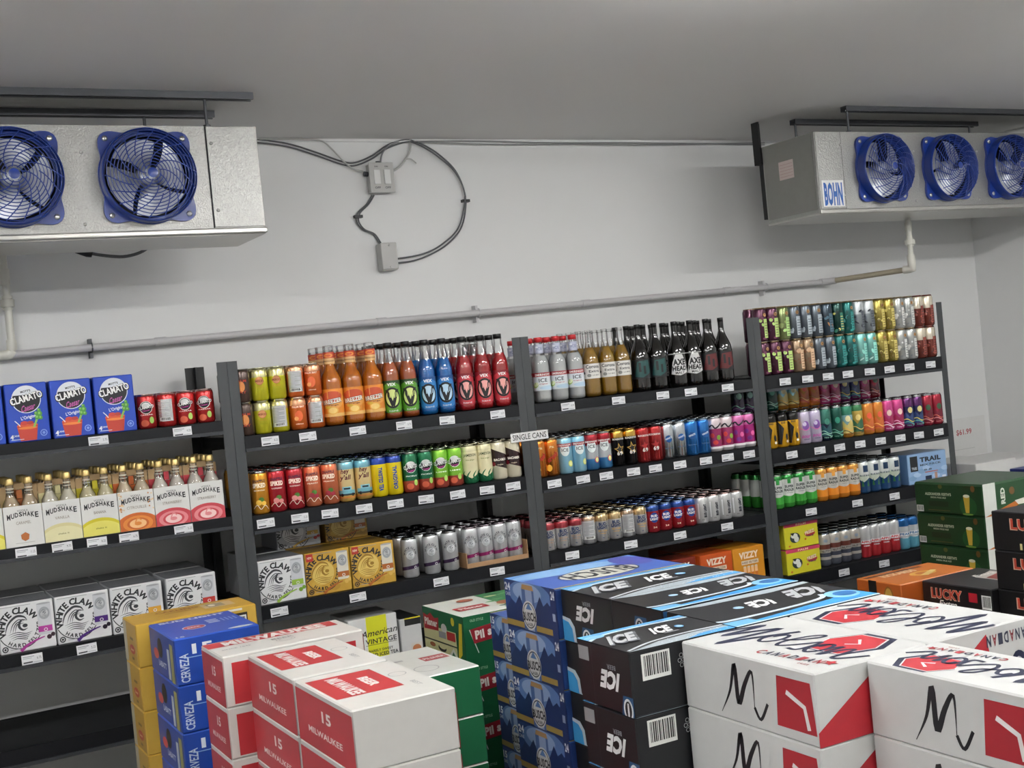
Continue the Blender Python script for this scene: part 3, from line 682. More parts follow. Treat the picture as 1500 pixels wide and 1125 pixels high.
can_row(4, 2, list(zip(X42, r42)), rows=1, solo=1, y0=.25, z=SHELF[(4, 2)]+.1575, layer='set-back upper')
X43 = [2.515+.068*i for i in range(12)]
can_row(4, 3, list(zip(X43, ['g_w']*4+['o_w']*4+['n_w']*4)), rows=5, solo=1)
X44 = [2.792+.064*i for i in range(10)]
can_row(4, 4, list(zip(X44[:4], ['brn']*4))+[(x+.004, k) for x, k in zip(X44[4:], ['red']*4+['blu']*2)], rows=4, solo=1, y0=.06, pitch=.0665)
# top shelf of the second bay: short cans two high
yl = list(zip([.058, .124, .191, .262, .330], ['b_s', 'y_s', 'y_f', 'o_s', 'o_f']))
yu = list(zip([.058, .124, .191, .262, .330], ['b_s', 'y_s', 'y_s', 'o_f', 'o_s']))
can_row(2, 1, yl, rows=4, solo=2, layer='lower')
can_row(2, 1, yu, rows=4, solo=2, z=SHELF[(2, 1)]+.1225, layer='upper')
can_row(1, 1, list(zip([-.292, -.222, -.152, -.082], ['cc_r', 'cc_f', 'cc_r', 'cc_r'])), rows=2, solo=2, y0=.042)
# third shelf of the second bay: seltzer singles, the right ones in a cut-down tray
z23 = SHELF[(2, 3)]
can_row(2, 3, list(zip([.660, .752, .835], ['wc_k']*3)), rows=2, solo=2, y0=.045, pitch=.085)
can_row(2, 3, list(zip([.925, .992, 1.059, 1.126], ['wc_m']*4)), rows=4, solo=2, y0=.045, z=z23+.003, pitch=.0665)
can_row(2, 3, list(zip([.64, .707, .774, .841], ['dk']*4)), rows=3, solo=0, y0=.23)
mb = MB(); c = lin('#a98560')
mb.box(.888, .008, z23+.0004, 1.163, .29, z23+.0025, c); mb.box(.888, .006, z23, 1.163, .008, z23+.018, c); mb.box(1.163, .006, z23, 1.166, .29, z23+.075, c); mb.box(.885, .006, z23, .888, .29, z23+.06, c); mb.box(.888, .288, z23, 1.163, .29, z23+.06, c)
tag(mb.build('cardboard_tray', MT['matte']), 'cut-down brown cardboard tray around magenta banded seltzer cans', 'tray')

# ---------------------------------------------------------------- cartons
OFF = dict(F=((0, 0, 0), (1, 0, 0), (0, 0, 1)), L=((0, 1, 0), (0, -1, 0), (0, 0, 1)), T=((0, 0, 1), (1, 0, 0), (0, 1, 0)), U=((0, 1, 1), (0, -1, 0), (1, 0, 0)))
def carton_mesh(w, d, h, base, art, r=.003, mat_='card', edge=None):
    """art: {'F'|'L'|'T'|'U': (Art, turn)}; U = top print that reads along the depth"""
    mb = MB(); h -= .001; cols = {k: lin(v) for k, v in base.items() if len(k) == 1}; mb.rbox(0, 0, 0, w, d, h, r, col=lin(base.get('*', '#888888')), cols=cols)
    for k, (a, turn) in art.items():
        o, u, v = OFF[k]; a.flat(mb, (o[0]*w, o[1]*d, o[2]*h), u, v, turn=turn)
        if k == 'L': a.flat(mb, (w, 0, 0), (0, 1, 0), (0, 0, 1), turn=turn)      # same print on the far end
    return mb.mesh('drink_case', MT[mat_])
def put(me, x, y, z, label, cat='carton', group=None, name='drink_carton', rz=0):
    return tag(link(name, me, None, (x, y, z), rz), label, cat, group)
# blue four-pack cartons on the top shelf of the first bay
def clamato_art(w, h):
    a = Art(w, h); cx = w*.5; cy = h*.72; r = w*.33
    a.ell(cx, cy, r, r, '#14161c'); a.ring(cx, cy, r, r*1.06, '#dfe2ea'); a.put([[(cx+r*math.cos(t), cy+r*math.sin(t)) for t in [math.radians(q) for q in range(20, 161, 10)]]], '#dfe3ea')
    a.text("MOTT'S", cx, cy+r*.62, h*.035, '#14161c', w=w*.24, bold=.04, rot=.12)
    a.text('CLAMATO', cx, cy+r*.12, h*.125, '#0b0c10', w=w*.82, bold=.10, rot=.22); a.text('CLAMATO', cx, cy+r*.12, h*.115, '#f3f3f1', w=w*.78, bold=.03, rot=.22)
    a.text('Caesar', cx+w*.03, cy-r*.62, h*.10, '#c25aa5', w=w*.34, bold=.02, shear=.35, rot=.22)
    a.text("L'Original", cx+w*.02, h*.42, h*.055, '#e9edf2', w=w*.38, bold=.02, rot=.16)
    a.poly([(w*.22, h*.27), (w*.72, h*.29), (w*.66, .004), (w*.28, .004)], '#c2402f'); a.ell(w*.47, h*.28, w*.25, h*.03, '#d9582f'); a.ell(w*.47, h*.235, w*.23, h*.022, '#e8873a')
    a.ell(w*.40, h*.32, w*.09, h*.035, '#c94038'); a.ell(w*.54, h*.32, w*.08, h*.03, '#b53a34')
    a.stroke([(w*.18, h*.37), (w*.26, h*.31), (w*.3, h*.27)], w*.022, '#e8e8ea'); a.stroke([(w*.62, h*.24), (w*.70, h*.36), (w*.76, h*.46)], w*.05, '#8fbf5a')
    for p, q, r_ in ((.72, .40, .06), (.78, .46, .065), (.70, .47, .05), (.80, .39, .05), (.77, .52, .045)): a.ell(w*p, h*q, w*r_, h*r_*.7, '#4f9a3c', 9); a.ell(w*(p-.01), h*(q+.01), w*r_*.5, h*r_*.35, '#86c25e', 8)
    a.text('4', w*.08, h*.10, h*.07, '#eef0f4', bold=.04); a.text('CANS', w*.18, h*.115, h*.03, '#eef0f4', w=w*.15); a.rect(w*.06, h*.045, w*.36, h*.055, '#dfe3ea')
    a.ring(w*.84, h*.13, w*.06, w*.085, '#7f9be0'); a.ell(w*.84, h*.13, w*.035, w*.035, '#7f9be0')
    return a
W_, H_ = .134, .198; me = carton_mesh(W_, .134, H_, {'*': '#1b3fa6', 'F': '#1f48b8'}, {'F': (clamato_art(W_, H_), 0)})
z11 = SHELF[(1, 1)]; names = ['leftmost cut by the photo edge', 'leftmost fully visible one', 'middle one', 'right one beside the red cans']
for i, x in enumerate((-.898, -.756, -.612, -.469)):
    for r in (0, 1):
        put(me, x, .012+r*.14, z11, 'blue tomato cocktail carton with drink picture, '+names[i]+(', rear' if r else ''), 'carton', 'blue tomato cocktail cartons on the top shelf', rz=0)
# seltzer twelve packs
def clawbox(w, h, acc, acc2, base='#dfe0e1', ink='#26282c', gold=False):
    a = Art(w, h); mid = '#b9bcbf' if not gold else '#d9bd68'; dk = '#3a3c42' if not gold else '#9a7422'
    if gold:
        for k in range(7): a.ell(w*(.1+.13*k), h*(.15+.11*(k % 4)), w*.12, h*.09, '#c9a243' if k % 2 else '#b98f33', 12)
    cx, cy, r = w*.38, h*.50, w*.27
    wave(a, cx, cy, r, dk, base if not gold else mid)
    a.arc('WHITE CLAW', cx, cy, r*1.22, h*.13, 205, 25, ink, bold=.04)
    a.ring(cx, cy, r*1.42, r*1.48, ink, 205, 335); a.arc('HARD SELTZER', cx, cy, r*1.22, h*.075, 228, 375, ink, bold=.03, flip=True)
    a.rect(w*.70, h*.28, w*.95, h*.92, '#c9ccd0' if not gold else '#d6d2c4'); a.ell(w*.825, h*.92, w*.125, h*.02, '#a5a8ac'); a.ell(w*.825, h*.72, w*.10, h*.13, '#a0a4a9')
    wave(a, w*.825, h*.72, w*.075, '#5f6369', '#c6c9cc'); a.rect(w*.70, h*.34, w*.95, h*.46, acc); a.ell(w*.83, h*.38, w*.035, h*.035, '#e4e4e2'); a.ell(w*.83, h*.38, w*.022, h*.022, acc)
    a.stroke([(w*.36, h*.02), (w*.48, h*.12), (w*.66, h*.2), (w*.8, h*.24)], (h*.07, h*.02), acc); a.ell(w*.88, h*.22, w*.045, h*.05, acc2, 10); a.ell(w*.95, h*.26, w*.04, h*.045, acc2, 10)
    a.ring(w*.09, h*.10, w*.035, w*.055, ink); a.ell(w*.09, h*.10, w*.02, w*.02, ink); a.rect(w*.18, h*.07, w*.34, h*.08, '#9a9ca0'); a.rect(w*.05, h*.945, w*.6, h*.955, '#9a9ca0')
    if gold: a.rect(w*.03, h*.80, w*.18, h*.97, '#b5322c'); a.text('NEW', w*.105, h*.885, h*.05, '#f0e3d0', w=w*.1)
    return a
def claw_top(w, d, c='#c3c5c8'):
    a = Art(w, d)
    for i in range(3): a.rect(w*.06+w*.3*i, d*.05, w*.30+w*.3*i, d*.12, c); a.text('WHITE CLAW', w*.5, d*.45+d*.15*i, d*.06, c, w=w*.7)
    return a
CW, CD, CH = .178, .20, .163
def claw_carton(acc, acc2, gold=False, base='#dfe0e1'):
    return carton_mesh(CW, CD, CH, {'*': '#b3b5b8' if not gold else '#a8842e', 'T': '#7b7d81' if not gold else '#8a6c28', 'F': base if not gold else '#c69c3a'}, {'F': (clawbox(CW, CH, acc, acc2, gold=gold), 0), 'T': (claw_top(CW, CD, '#5c5e62' if not gold else '#6a5018'), 0)})  # top colour darkened: shade and dark reflection of the shelf painted in
cl1 = [claw_carton('#b03f98', '#3a2430'), claw_carton('#4a2478', '#231a2c'), claw_carton('#d8a13a', '#e0b05a'), claw_carton('#b9342f', '#c8453a')]
z13 = SHELF[(1, 3)]; nm = ['magenta', 'purple', 'mango yellow', 'red']
for i, x in enumerate((-.848, -.666, -.484, -.292)):
    put(cl1[i], x, .015, z13, 'white seltzer carton with %s accent, front row of first bay' % nm[i], 'carton', 'white seltzer cartons on the third shelf')
    put(cl1[(i+1) % 4], x+.004, .225, z13, 'white seltzer carton standing behind the %s accent one' % nm[i], 'carton', 'white seltzer cartons in the rear row')
put(cl1[0], -1.032, .015, z13, 'white seltzer carton past left edge, magenta accent', 'carton', 'white seltzer cartons on the third shelf')
lime = claw_carton('#9cc24a', '#7fae3a'); gld = claw_carton('#b0632a', '#d9b25a', True)
put(lime, .041, .015, z23, 'white seltzer carton with lime accent on third shelf', 'carton', 'seltzer cartons in the second bay')
put(gld, .222, .015, z23, 'gold seltzer carton in front row, left of two', 'carton', 'seltzer cartons in the second bay')
put(gld, .404, .015, z23, 'gold seltzer carton in front row, right of two', 'carton', 'seltzer cartons in the second bay')
put(lime, .045, .23, z23, 'white seltzer carton behind the lime accent one', 'carton', 'rear seltzer cartons in the second bay')
for i, x in enumerate((.224, .405)): put(gld, x, .23, z23, 'gold seltzer carton behind front row, %s of two, carrying another' % ('left', 'right')[i], 'carton', 'rear seltzer cartons in the second bay')
put(carton_mesh(CW, CD, CH-.04, {'*': '#8f9196', 'F': '#b9bbbf'}, {'F': (clawbox(CW, CH-.04, '#c9a243', '#b0322c'), 0)}), .19, .23, z23+CH+.0005, 'silver seltzer carton on top of the rear cartons', 'carton', 'upper seltzer cartons in the second bay')
put(carton_mesh(CW, CD, CH-.04, {'*': '#a8842e', 'F': '#b08a35'}, {'F': (clawbox(CW, CH-.04, '#b0632a', '#d9b25a', gold=True), 0)}), .39, .23, z23+CH+.0005, 'gold seltzer carton stacked upon the rear row', 'carton', 'upper seltzer cartons in the second bay')

# milkshake four packs: carriers and bottles
def carrier_mesh(kind):
    nmz, c1, c2, c3 = kind; w, d, h = .1215, .130, .136; mb = MB(); K = lin('#b89b70')
    for (x0, y0, z0, x1, y1, z1, cc) in ((0, 0, 0, w, .0015, h, '#dcdcd8'), (0, d-.0015, 0, w, d, h, '#dcdcd8'), (0, .0015, 0, .0015, d-.0015, h*.8, '#d4d4d0'), (w-.0015, .0015, 0, w, d-.0015, h*.8, '#d4d4d0'), (0.0015, .0015, 0, w-.0015, d-.0015, .0015, '#b89b70')):
        mb.box(x0, y0, z0, x1, y1, z1, lin(cc))
    a = Art(w, h); a.text('VODKA', w/2, h*.88, h*.05, '#4a4a4c', w=w*.28, bold=0)
    for i, ch in enumerate('MUDSHAKE'):
        x = w*(.13+.104*i); a.text(ch, x, h*.745+h*.05*math.sin(PI*i/7), h*(.135-.03*math.sin(PI*i/7)), '#1d1d20', w=w*.088, bold=.03)
    a.text(nmz, w/2, h*.58, h*.07, '#8a7f70', w=w*.055*len(nmz), bold=.0)
    if nmz == 'CARAMEL': a.poly([(w*.4, h*.28), (w*.52, h*.34), (w*.62, h*.28), (w*.60, h*.16), (w*.5, h*.12), (w*.41, h*.18)], c1); a.rect(w*.25, h*.08, w*.75, h*.09, '#a5a5a0')
    else:
        a.ell(w/2, h*.10, w*.62, h*.34, c1, 36)
        if nmz == 'STRAWBERRY' or nmz[0] == 'C':
            for k, cc in ((.85, c2), (.62, c1), (.48, c3), (.2, c2)): a.ell(w*.5, h*.16, w*.5*k, h*.24*k, cc, 24)
            a.stroke([(w*.42, h*.18), (w*.5, h*.30), (w*.6, h*.24)], .004, c2)
        else: a.ell(w/2, h*.04, w*.6, h*.32, c2, 36); a.text('shake it', w/2, h*.18, h*.04, c3, w=w*.3)
    if nmz[0] == 'C' and nmz[1] == 'I':
        R = random.Random(5)
        for k in range(26): x = R.choice((R.uniform(.02, .14), R.uniform(.84, .98))); a.ell(w*x, h*R.uniform(.5, .98), w*.022, h*.022, R.choice(('#c98a55', '#e3c79a')), 7)
    a.flat(mb, (0, 0, 0), (1, 0, 0), (0, 0, 1))
    # central handle board with two windows, rounded top
    P = [(.0, .0), (w, .0), (w, .190)]; n = 6
    P += [(w-.018+.018*math.cos(t), .190+.018*math.sin(t)) for t in [PI/2*i/n for i in range(1, n+1)]]+[(.018-.018*math.sin(t), .190+.018*math.cos(t)) for t in [PI/2*i/n for i in range(0, n+1)]]
    y = d/2
    hb = [[(0, .0), (.022, .0), (.022, .2), (.0, .2)], [(w-.022, 0), (w, 0), (w, .2), (w-.022, .2)], [(.022, .0), (w-.022, .0), (w-.022, .155), (.022, .155)], [(.022, .186), (w-.022, .186), (w-.022, .208), (.022, .208)], [(.055, .155), (.073, .155), (.073, .186), (.055, .186)]]
    hc = [K, K, lin(c1), K, lin(c1)]
    for p, cc in zip(hb, hc): mb.box(p[0][0], y-.001, p[0][1]+.0016, p[1][0], y+.001, p[2][1], cc)
    for x0, x1 in ((0, .022), (w-.022, w)):
        mb.box(x0, y-.0013, .120, x1, y+.0013, .165, lin(c1 if nmz not in ('CARAMEL',) else '#b89b70'))
    mb.lathe([(.0, 0), (.008, 0)], 4, K, c=(-.5, 0, 0)) if False else None
    return mb.mesh('bottle_carrier', MT['matte'])
def shake_bottle_meshes(tint):
    mb = MB(); mb.lathe([(.0, .002), (.026, 0), (.0282, .005), (.0282, .122), (.026, .140), (.015, .160), (.0125, .168)], 20)
    drink = mb.mesh('drink', liquid(tint))
    mb = MB(); mb.lathe([(.0288, .110), (.0288, .124), (.0266, .142), (.0158, .162), (.0130, .178), (.0125, .214)], 20)
    glass = mb.mesh('neck', MT['pet'])
    mb = MB(); mb.lathe([(.0133, .204), (.0145, .204), (.0145, .208), (.0138, .224), (.012, .227), (0, .227)], 18); cap = mb.mesh('cap', MT['gold'])
    mb = MB(); a = Art(.08, .03); a.rect(0, .008, .08, .010, '#d8d2c0'); a.rect(0, .018, .08, .022, '#cfc7b2')
    a.wrap(mb, .0127, .172); lab = mb.mesh('neck_label', MT['label'])
    return dict(drink=drink, neck=glass, cap=cap, neck_label=lab)
def bottle_from(parts, name, label, cat, group, loc, rz=0):
    t = empty(name, loc, rz, label, cat, group)
    for k, me in parts.items(): link(k, me, t)
    return t
FL = [('BANANA', '#cfc22a', '#e0d86a', '#8a8420', 'pale yellow banana', '#d6cda5'), ('CARAMEL', '#b56a35', '#c98a55', '#e0b080', 'caramel', '#cdb89a'), ('VANILLA', '#d8d09a', '#e2dcae', '#8f8a5a', 'vanilla', '#dcd6c2'),
      ('BANANA', '#d2c62c', '#dcd44a', '#8a8420', 'yellow banana', '#dcd6b8'), ('CITROUILLE', '#c9662a', '#e08a3c', '#f0c088', 'orange pumpkin', '#d8c6a8'),
      ('STRAWBERRY', '#c9454f', '#e28a8e', '#f3cfcd', 'left pink strawberry', '#e0d8cc'), ('STRAWBERRY', '#c9454f', '#e28a8e', '#f3cfcd', 'right pink strawberry', '#e0d8cc')]
z12 = SHELF[(1, 2)]; CM = {}
for i, (x, fl) in enumerate(zip((-.925, -.795, -.664, -.536, -.406, -.2995+.002, -.1685+.002), FL)):
    x = -.921+.1238*i
    if fl[0] not in CM or i == 0: CM[fl[0]] = (carrier_mesh(fl[:4]), shake_bottle_meshes(fl[5]))
    cm, bm_ = CM[fl[0]]
    for r in range(3):
        y = .010+r*.136; wh = ('', ', second row', ', third row')[r]
        if r < 2: put(cm, x, y, z12, fl[4]+' milkshake bottle carrier on second shelf'+wh, 'bottle carrier', 'milkshake carriers on the second shelf', 'bottle_carrier')
        for bx in (0, 1):
            for by in (0, 1):
                if r == 2: continue
                bottle_from(bm_, 'glass_bottle', '%s milkshake bottle, %s %s of its carrier%s' % (fl[4], ('front', 'back')[by], ('left', 'right')[bx], wh), 'bottle', 'gold capped milkshake bottles', (x+.031+.0595*bx, y+.033+.064*by, z12+.002), -.3)

# ---------------------------------------------------------------- larger bottles on the top shelves
def pet_bottle(r, h, liq, fill, cap, label_fn, lz, lh, neckl=None, glass='pet', capr=.0155, capH=.018, neck=.014, shoulder=(.50, .80)):
    s0, s1 = shoulder
    n1 = s1-s0
    prof = [(.0, .004), (r*.7, 0), (r*.95, .006), (r, .02), (r, h*s0), (r*.97, h*(s0+n1*.18)), (r*.86, h*(s0+n1*.38)), (r*.68, h*(s0+n1*.58)), (max(neck*1.35, r*.48), h*(s0+n1*.78)), (neck*1.08, h*s1), (neck, h*(s1+.05)), (neck, h-capH*.6)]
    inner = []
    for q, z in prof:
        if z <= fill*h: inner.append((max(0, q-.0012), max(z, .001) if q else z+.001))
    for (qa, za), (qb, zb) in zip(prof, prof[1:]):
        if za <= fill*h < zb: q = qa+(qb-qa)*(fill*h-za)/(zb-za)-.0012; inner.append((q, fill*h)); inner.append((0, fill*h))
    P = {}
    P['bottle_wall'] = MB().lathe(prof, 24).mesh('bottle_wall', MT[glass])
    if liq: P['drink'] = MB().lathe(inner, 24).mesh('drink', liquid(liq))
    P['cap'] = MB().lathe([(capr*.95, h-capH), (capr, h-capH), (capr, h-.001), (capr*.93, h), (0, h)], 18).mesh('cap', MT[cap])
    a = Art(2*PI*r, lh); label_fn(a, a.w, lh); mb = MB(); a.wrap(mb, r+.0003, lz); P['label'] = mb.mesh('label', MT['label'])
    if neckl: mb = MB(); a = Art(2*PI*neck*1.3, neckl[1]); neckl[2](a, a.w, a.h); a.wrap(mb, neck*1.3, neckl[0]); P['neck_label'] = mb.mesh('neck_label', MT['label'])
    return P
def lb_breeze(a, w, h):
    a.rect(w*.02, 0, w*.98, h, '#e08a2c'); a.rect(w*.02, 0, w*.98, h*.12, '#e8b86a'); a.ell(w/2, h*.60, w*.2, h*.33, '#e8a04a'); a.ell(w/2, h*.72, w*.17, h*.2, '#c9502a'); a.text('BREEZER', w/2, h*.56, h*.17, '#23222a', w=w*.31, bold=.07, rot=.12); a.text('BREEZER', w/2, h*.56, h*.15, '#f1ece2', w=w*.30, bold=.03, rot=.12)
    a.ell(w*.5, h*.22, w*.085, h*.14, '#e8b04a'); a.ell(w*.5, h*.22, w*.065, h*.105, '#f2cf7a'); a.ell(w*.43, h*.34, w*.05, h*.05, '#d9b23a'); a.text('orange', w/2, h*.42, h*.05, '#6b2a1a', w=w*.18)
def nk_breeze(a, w, h): a.rect(0, 0, w, h*.5, '#e3b678'); a.rect(0, h*.5, w, h, '#c9452a'); a.ell(w/2, h*.72, w*.14, h*.16, '#e8933a'); a.ell(w/2, h*.72, w*.08, h*.09, '#c9452a'); a.text('BREEZER', w/2, h*.25, h*.10, '#7a3a20', w=w*.35)
def lb_vex(c1, c2, c3):
    def f(a, w, h):
        a.rect(w*.01, 0, w*.99, h, c1); a.ell(w/2, h*.45, w*.30, h*.48, c2); a.ell(w/2, h*.46, w*.155, h*.33, '#0e0f12'); a.ell(w/2, h*.46, w*.125, h*.265, c3)
        a.poly([(w*.37, h*.72), (w*.43, h*.72), (w*.5, h*.36), (w*.57, h*.72), (w*.63, h*.72), (w*.53, h*.20), (w*.47, h*.20)], '#0e0f12'); a.text('VEX', w/2, h*.88, h*.09, '#f0f0ee', w=w*.16, bold=.04); a.text('hard', w*.5, h*.06, h*.05, '#d0d3d6', w=w*.16)
    return f
def lb_smir(a, w, h):
    a.rect(w*.03, 0, w*.97, h, '#d7dee2'); a.rect(w*.03, h*.78, w*.97, h, '#a01f2c'); a.text('SMIRNOFF', w/2, h*.885, h*.12, '#f0eee8', w=w*.30, bold=.03); a.text('ICE', w/2, h*.58, h*.2, '#3a3d47', w=w*.16, bold=.02); a.text('original', w/2, h*.38, h*.06, '#b04a55', w=w*.16)
    a.ell(w*.35, h*.32, w*.06, h*.14, '#9fc25a', rot=.4); a.ell(w*.36, h*.36, w*.05, h*.11, '#e3ecc0', rot=.4); a.ell(w*.62, h*.15, w*.2, h*.12, '#b5cfe0')
def nk_smir(a, w, h): a.rect(w*.1, 0, w*.9, h, '#b9bdd0'); a.text('ICE', w/2, h*.5, h*.3, '#7a7fa5', w=w*.2); a.ell(w*.4, h*.7, w*.05, h*.1, '#e4e6ee')
def lb_cor(a, w, h):
    a.poly([(w*.3, h*.05), (w*.7, h*.05), (w*.72, h*.95), (w*.28, h*.95)], '#d9d7d0'); a.text('Corona', w/2, h*.78, h*.2, '#26272c', w=w*.27, bold=.03); a.text('Extra', w*.52, h*.50, h*.15, '#26272c', w=w*.2, bold=.02); a.ell(w*.42, h*.25, w*.04, h*.1, '#8a8a86'); a.text('LA MAS', w*.55, h*.25, h*.07, '#6a6a66', w=w*.14); a.ell(w*.32, h*.4, w*.025, h*.08, '#3a3a3c')
def lb_axe(a, w, h):
    a.poly([(w*.34, h*.1), (w*.38, h*.6), (w*.44, h*.95), (w*.56, h*.95), (w*.62, h*.6), (w*.66, h*.15), (w*.5, h*.02)], '#d8d8d6'); a.text('AXE', w/2, h*.62, h*.26, '#111113', w=w*.22, bold=.05); a.text('HEAD', w/2, h*.34, h*.2, '#111113', w=w*.26, bold=.05); a.text('MALT', w/2, h*.14, h*.1, '#222222', w=w*.16); a.rect(w*.30, h*.96, w*.70, h, '#b9b9b7')
def lb_dark(c):
    def f(a, w, h): a.rect(w*.3, h*.05, w*.7, h*.9, '#14161a'); a.poly([(w*.36, h*.15), (w*.42, h*.8), (w*.62, h*.85), (w*.66, h*.3), (w*.5, h*.1)], c); a.rect(w*.44, h*.35, w*.48, h*.75, '#17181b'); a.rect(w*.52, h*.25, w*.56, h*.6, '#17181b')
    return f
zt2, zt3 = SHELF[(2, 1)], SHELF[(3, 1)]
BR = pet_bottle(.0405, .305, '#dd8420', .84, 'shrink', lb_breeze, .035, .105, (.235, .045, nk_breeze), capr=.020, capH=.026, neck=.0165, shoulder=(.54, .76))
VX = [pet_bottle(.0345, .298, lq, .74, 'capblack', lb_vex(*c), .025, .125, capr=.0175, capH=.020, neck=.0165, shoulder=(.56, .84)) for lq, c in (('#c4642a', ('#274a1e', '#5a9a2a', '#d5e08a')), ('#1479c8', ('#12508f', '#2f7fc2', '#bcd8ea')), ('#c4282e', ('#8a1a26', '#c23a44', '#eaa6a0')))]
SM = pet_bottle(.037, .272, '#d3d6d6', .72, 'capred', lb_smir, .05, .075, (.205, .038, nk_smir), capr=.0175, capH=.020, neck=.0145, shoulder=(.58, .82))
CO = pet_bottle(.037, .285, '#ab842a', .74, 'shrink', lb_cor, .075, .070, glass='pet', capr=.014, capH=.012, neck=.0125, shoulder=(.50, .82))
def dark_bottle(fn): return pet_bottle(.0415, .292, None, .7, 'capblack', fn, .05, .100, glass='brown', capr=.0135, capH=.018, neck=.013, shoulder=(.48, .80))
DB = [dark_bottle(lb_dark('#174a48')), dark_bottle(lb_axe), dark_bottle(lb_dark('#5f171b'))]
def bottle_rows(parts, xs, z, desc, place, rows=3, y0=.048, dy=.085, jit=.002, face=-.35):
    n = len(xs)
    for i, x in enumerate(xs):
        pos = '' if n == 1 else (('left one', 'right one')[i] if n == 2 else ('left one', 'middle one', 'right one')[i])
        for r in range(rows):
            lab = ', '.join(q for q in (desc, pos, ('front row', 'second row', 'third row', 'fourth row')[r], place) if q)
            bottle_from(parts, 'drink_bottle', lab, 'bottle', desc+'s', (x+(random.uniform(-.3, 1)*jit if r else 0), y0+r*dy, z+.0005), face+random.uniform(-.06, .06))
bottle_rows(BR, [.407, .491, .575], zt2, 'large orange cooler bottle', 'top shelf')
bottle_rows(VX[0], [.652, .727], zt2, 'amber bottle with green label', 'top shelf', 4, dy=.075)
bottle_rows(VX[1], [.808, .885], zt2, 'bright blue drink bottle', 'top shelf', 4, dy=.075)
bottle_rows(VX[2], [.975, 1.058, 1.140], zt2, 'red drink bottle with black cap', 'top shelf', 4, dy=.075)
bottle_rows(SM, [1.330, 1.414, 1.497], zt3, 'cloudy cooler bottle with red cap', 'top shelf', 4, dy=.078)
bottle_rows(CO, [1.578, 1.660, 1.738], zt3, 'clear amber lager bottle', 'top shelf', 4, dy=.078)
bottle_rows(DB[0], [1.833, 1.922], zt3, 'dark bottle with teal label', 'top shelf', dy=.088)
bottle_rows(DB[1], [2.030, 2.116], zt3, 'dark bottle with white axe label', 'top shelf', dy=.088)
bottle_rows(DB[2], [2.206, 2.292], zt3, 'dark bottle with red label', 'top shelf', dy=.088)

# ---------------------------------------------------------------- other cartons on the shelves
def vizzy(w, h, c):
    a = Art(w, h); a.text('VIZZY', w*.5, h*.80, h*.16, '#f0dcc8', w=w*.62, bold=.05); a.rect(w*.25, h*.56, w*.8, h*.66, '#d9cdb9'); a.text('HARD SELTZER', w*.52, h*.61, h*.05, '#7a4a20', w=w*.5)
    for i in range(4): a.rect(w*(.3+.12*i), h*.05, w*(.39+.12*i), h*.5, '#e8b98a'); a.ell(w*(.345+.12*i), h*.5, w*.045, h*.02, '#c9c3b5'); a.rect(w*(.3+.12*i), h*.25, w*(.39+.12*i), h*.35, '#c9702a')
    return a
z34 = SHELF[(3, 4)]
for i, (x, y, c, lb) in enumerate(((2.213, .015, '#cf8a22', 'amber seltzer carton at right end of fourth shelf'), (2.03, .015, '#c4531c', 'orange seltzer carton left of the amber one'), (1.846, .04, '#7f2a18', 'dark red seltzer carton left of the orange one'), (1.66, .04, '#8a3a18', 'rust seltzer carton half hidden behind black cases'),
                        (2.213, .225, '#9a3a1c', 'rust seltzer carton behind the amber one'), (2.03, .225, '#8f3018', 'rust seltzer carton behind the orange one'))):
    put(carton_mesh(.178, .19, .178, {'*': c}, {'F': (vizzy(.178, .178, c), 0)}), x, y, z34, lb, 'carton', 'orange and rust seltzer cartons')
def amvin(w, h):
    a = Art(w, h); a.rect(w*.36, 0, w*.78, h, '#cfd022'); a.text('American', w*.62, h*.66, h*.13, '#1e1f22', w=w*.74, bold=.01, shear=.35, rot=.03); a.text('VINTAGE', w*.64, h*.48, h*.10, '#1e1f22', w=w*.64, bold=.02); a.rect(w*.32, h*.40, w*.96, h*.41, '#1e1f22')
    a.text('BARELY SWEET', w*.62, h*.28, h*.05, '#1e1f22', w=w*.5, bold=.02); a.text('HARD ICED TEA', w*.64, h*.19, h*.07, '#1e1f22', w=w*.66, bold=.03); return a
z24 = SHELF[(2, 4)]
put(carton_mesh(.2, .2, .182, {'*': '#c9cac9', 'F': '#d4d5d4'}, {'F': (amvin(.2, .182), 0)}), .367, .015, z24, 'white and yellow iced tea carton below the seltzer shelf', 'carton')
a = Art(.09, .15); a.rect(.02, .12, .088, .148, '#141517'); a.rect(.02, .145, .088, .150, '#cfc020'); a.rect(.04, .01, .086, .05, '#c9c3ba'); a.ell(.063, .028, .018, .015, '#b5734a')
put(carton_mesh(.09, .2, .15, {'*': '#c4c5c4', 'T': '#202124'}, {'F': (a, 0)}), .577, .015, z24, 'narrow white carton with black top beside yellow one', 'carton')
def trailbox(w, h):
    a = Art(w, h)
    for k in range(8): a.ell(w*(.1+.12*k), h*(.2+.1*(k % 5)), w*.10, h*.08, '#a9c6e2' if k % 2 else '#7fa3cb', 12)
    a.rect(w*.06, h*.42, w*.25, h*.92, '#15181e'); a.text('TREE', w*.155, h*.52, h*.08, '#d0d8e0', w=w*.13); a.text('TRAIL', w*.58, h*.78, h*.15, '#1a2230', w=w*.54, bold=.05); a.text('MIX PACK', w*.58, h*.60, h*.06, '#2a3446', w=w*.54)
    a.text('8.8', w*.5, h*.43, h*.05, '#3a4458', w=w*.2); a.rect(w*.42, h*.33, w*.75, h*.36, '#b5604a'); a.rect(w*.42, h*.04, w*.58, h*.22, '#22304c'); a.rect(w*.66, h*.04, w*.73, h*.3, '#b08a78'); a.rect(w*.85, h*.1, w*.95, h*.16, '#e0e6ee'); return a
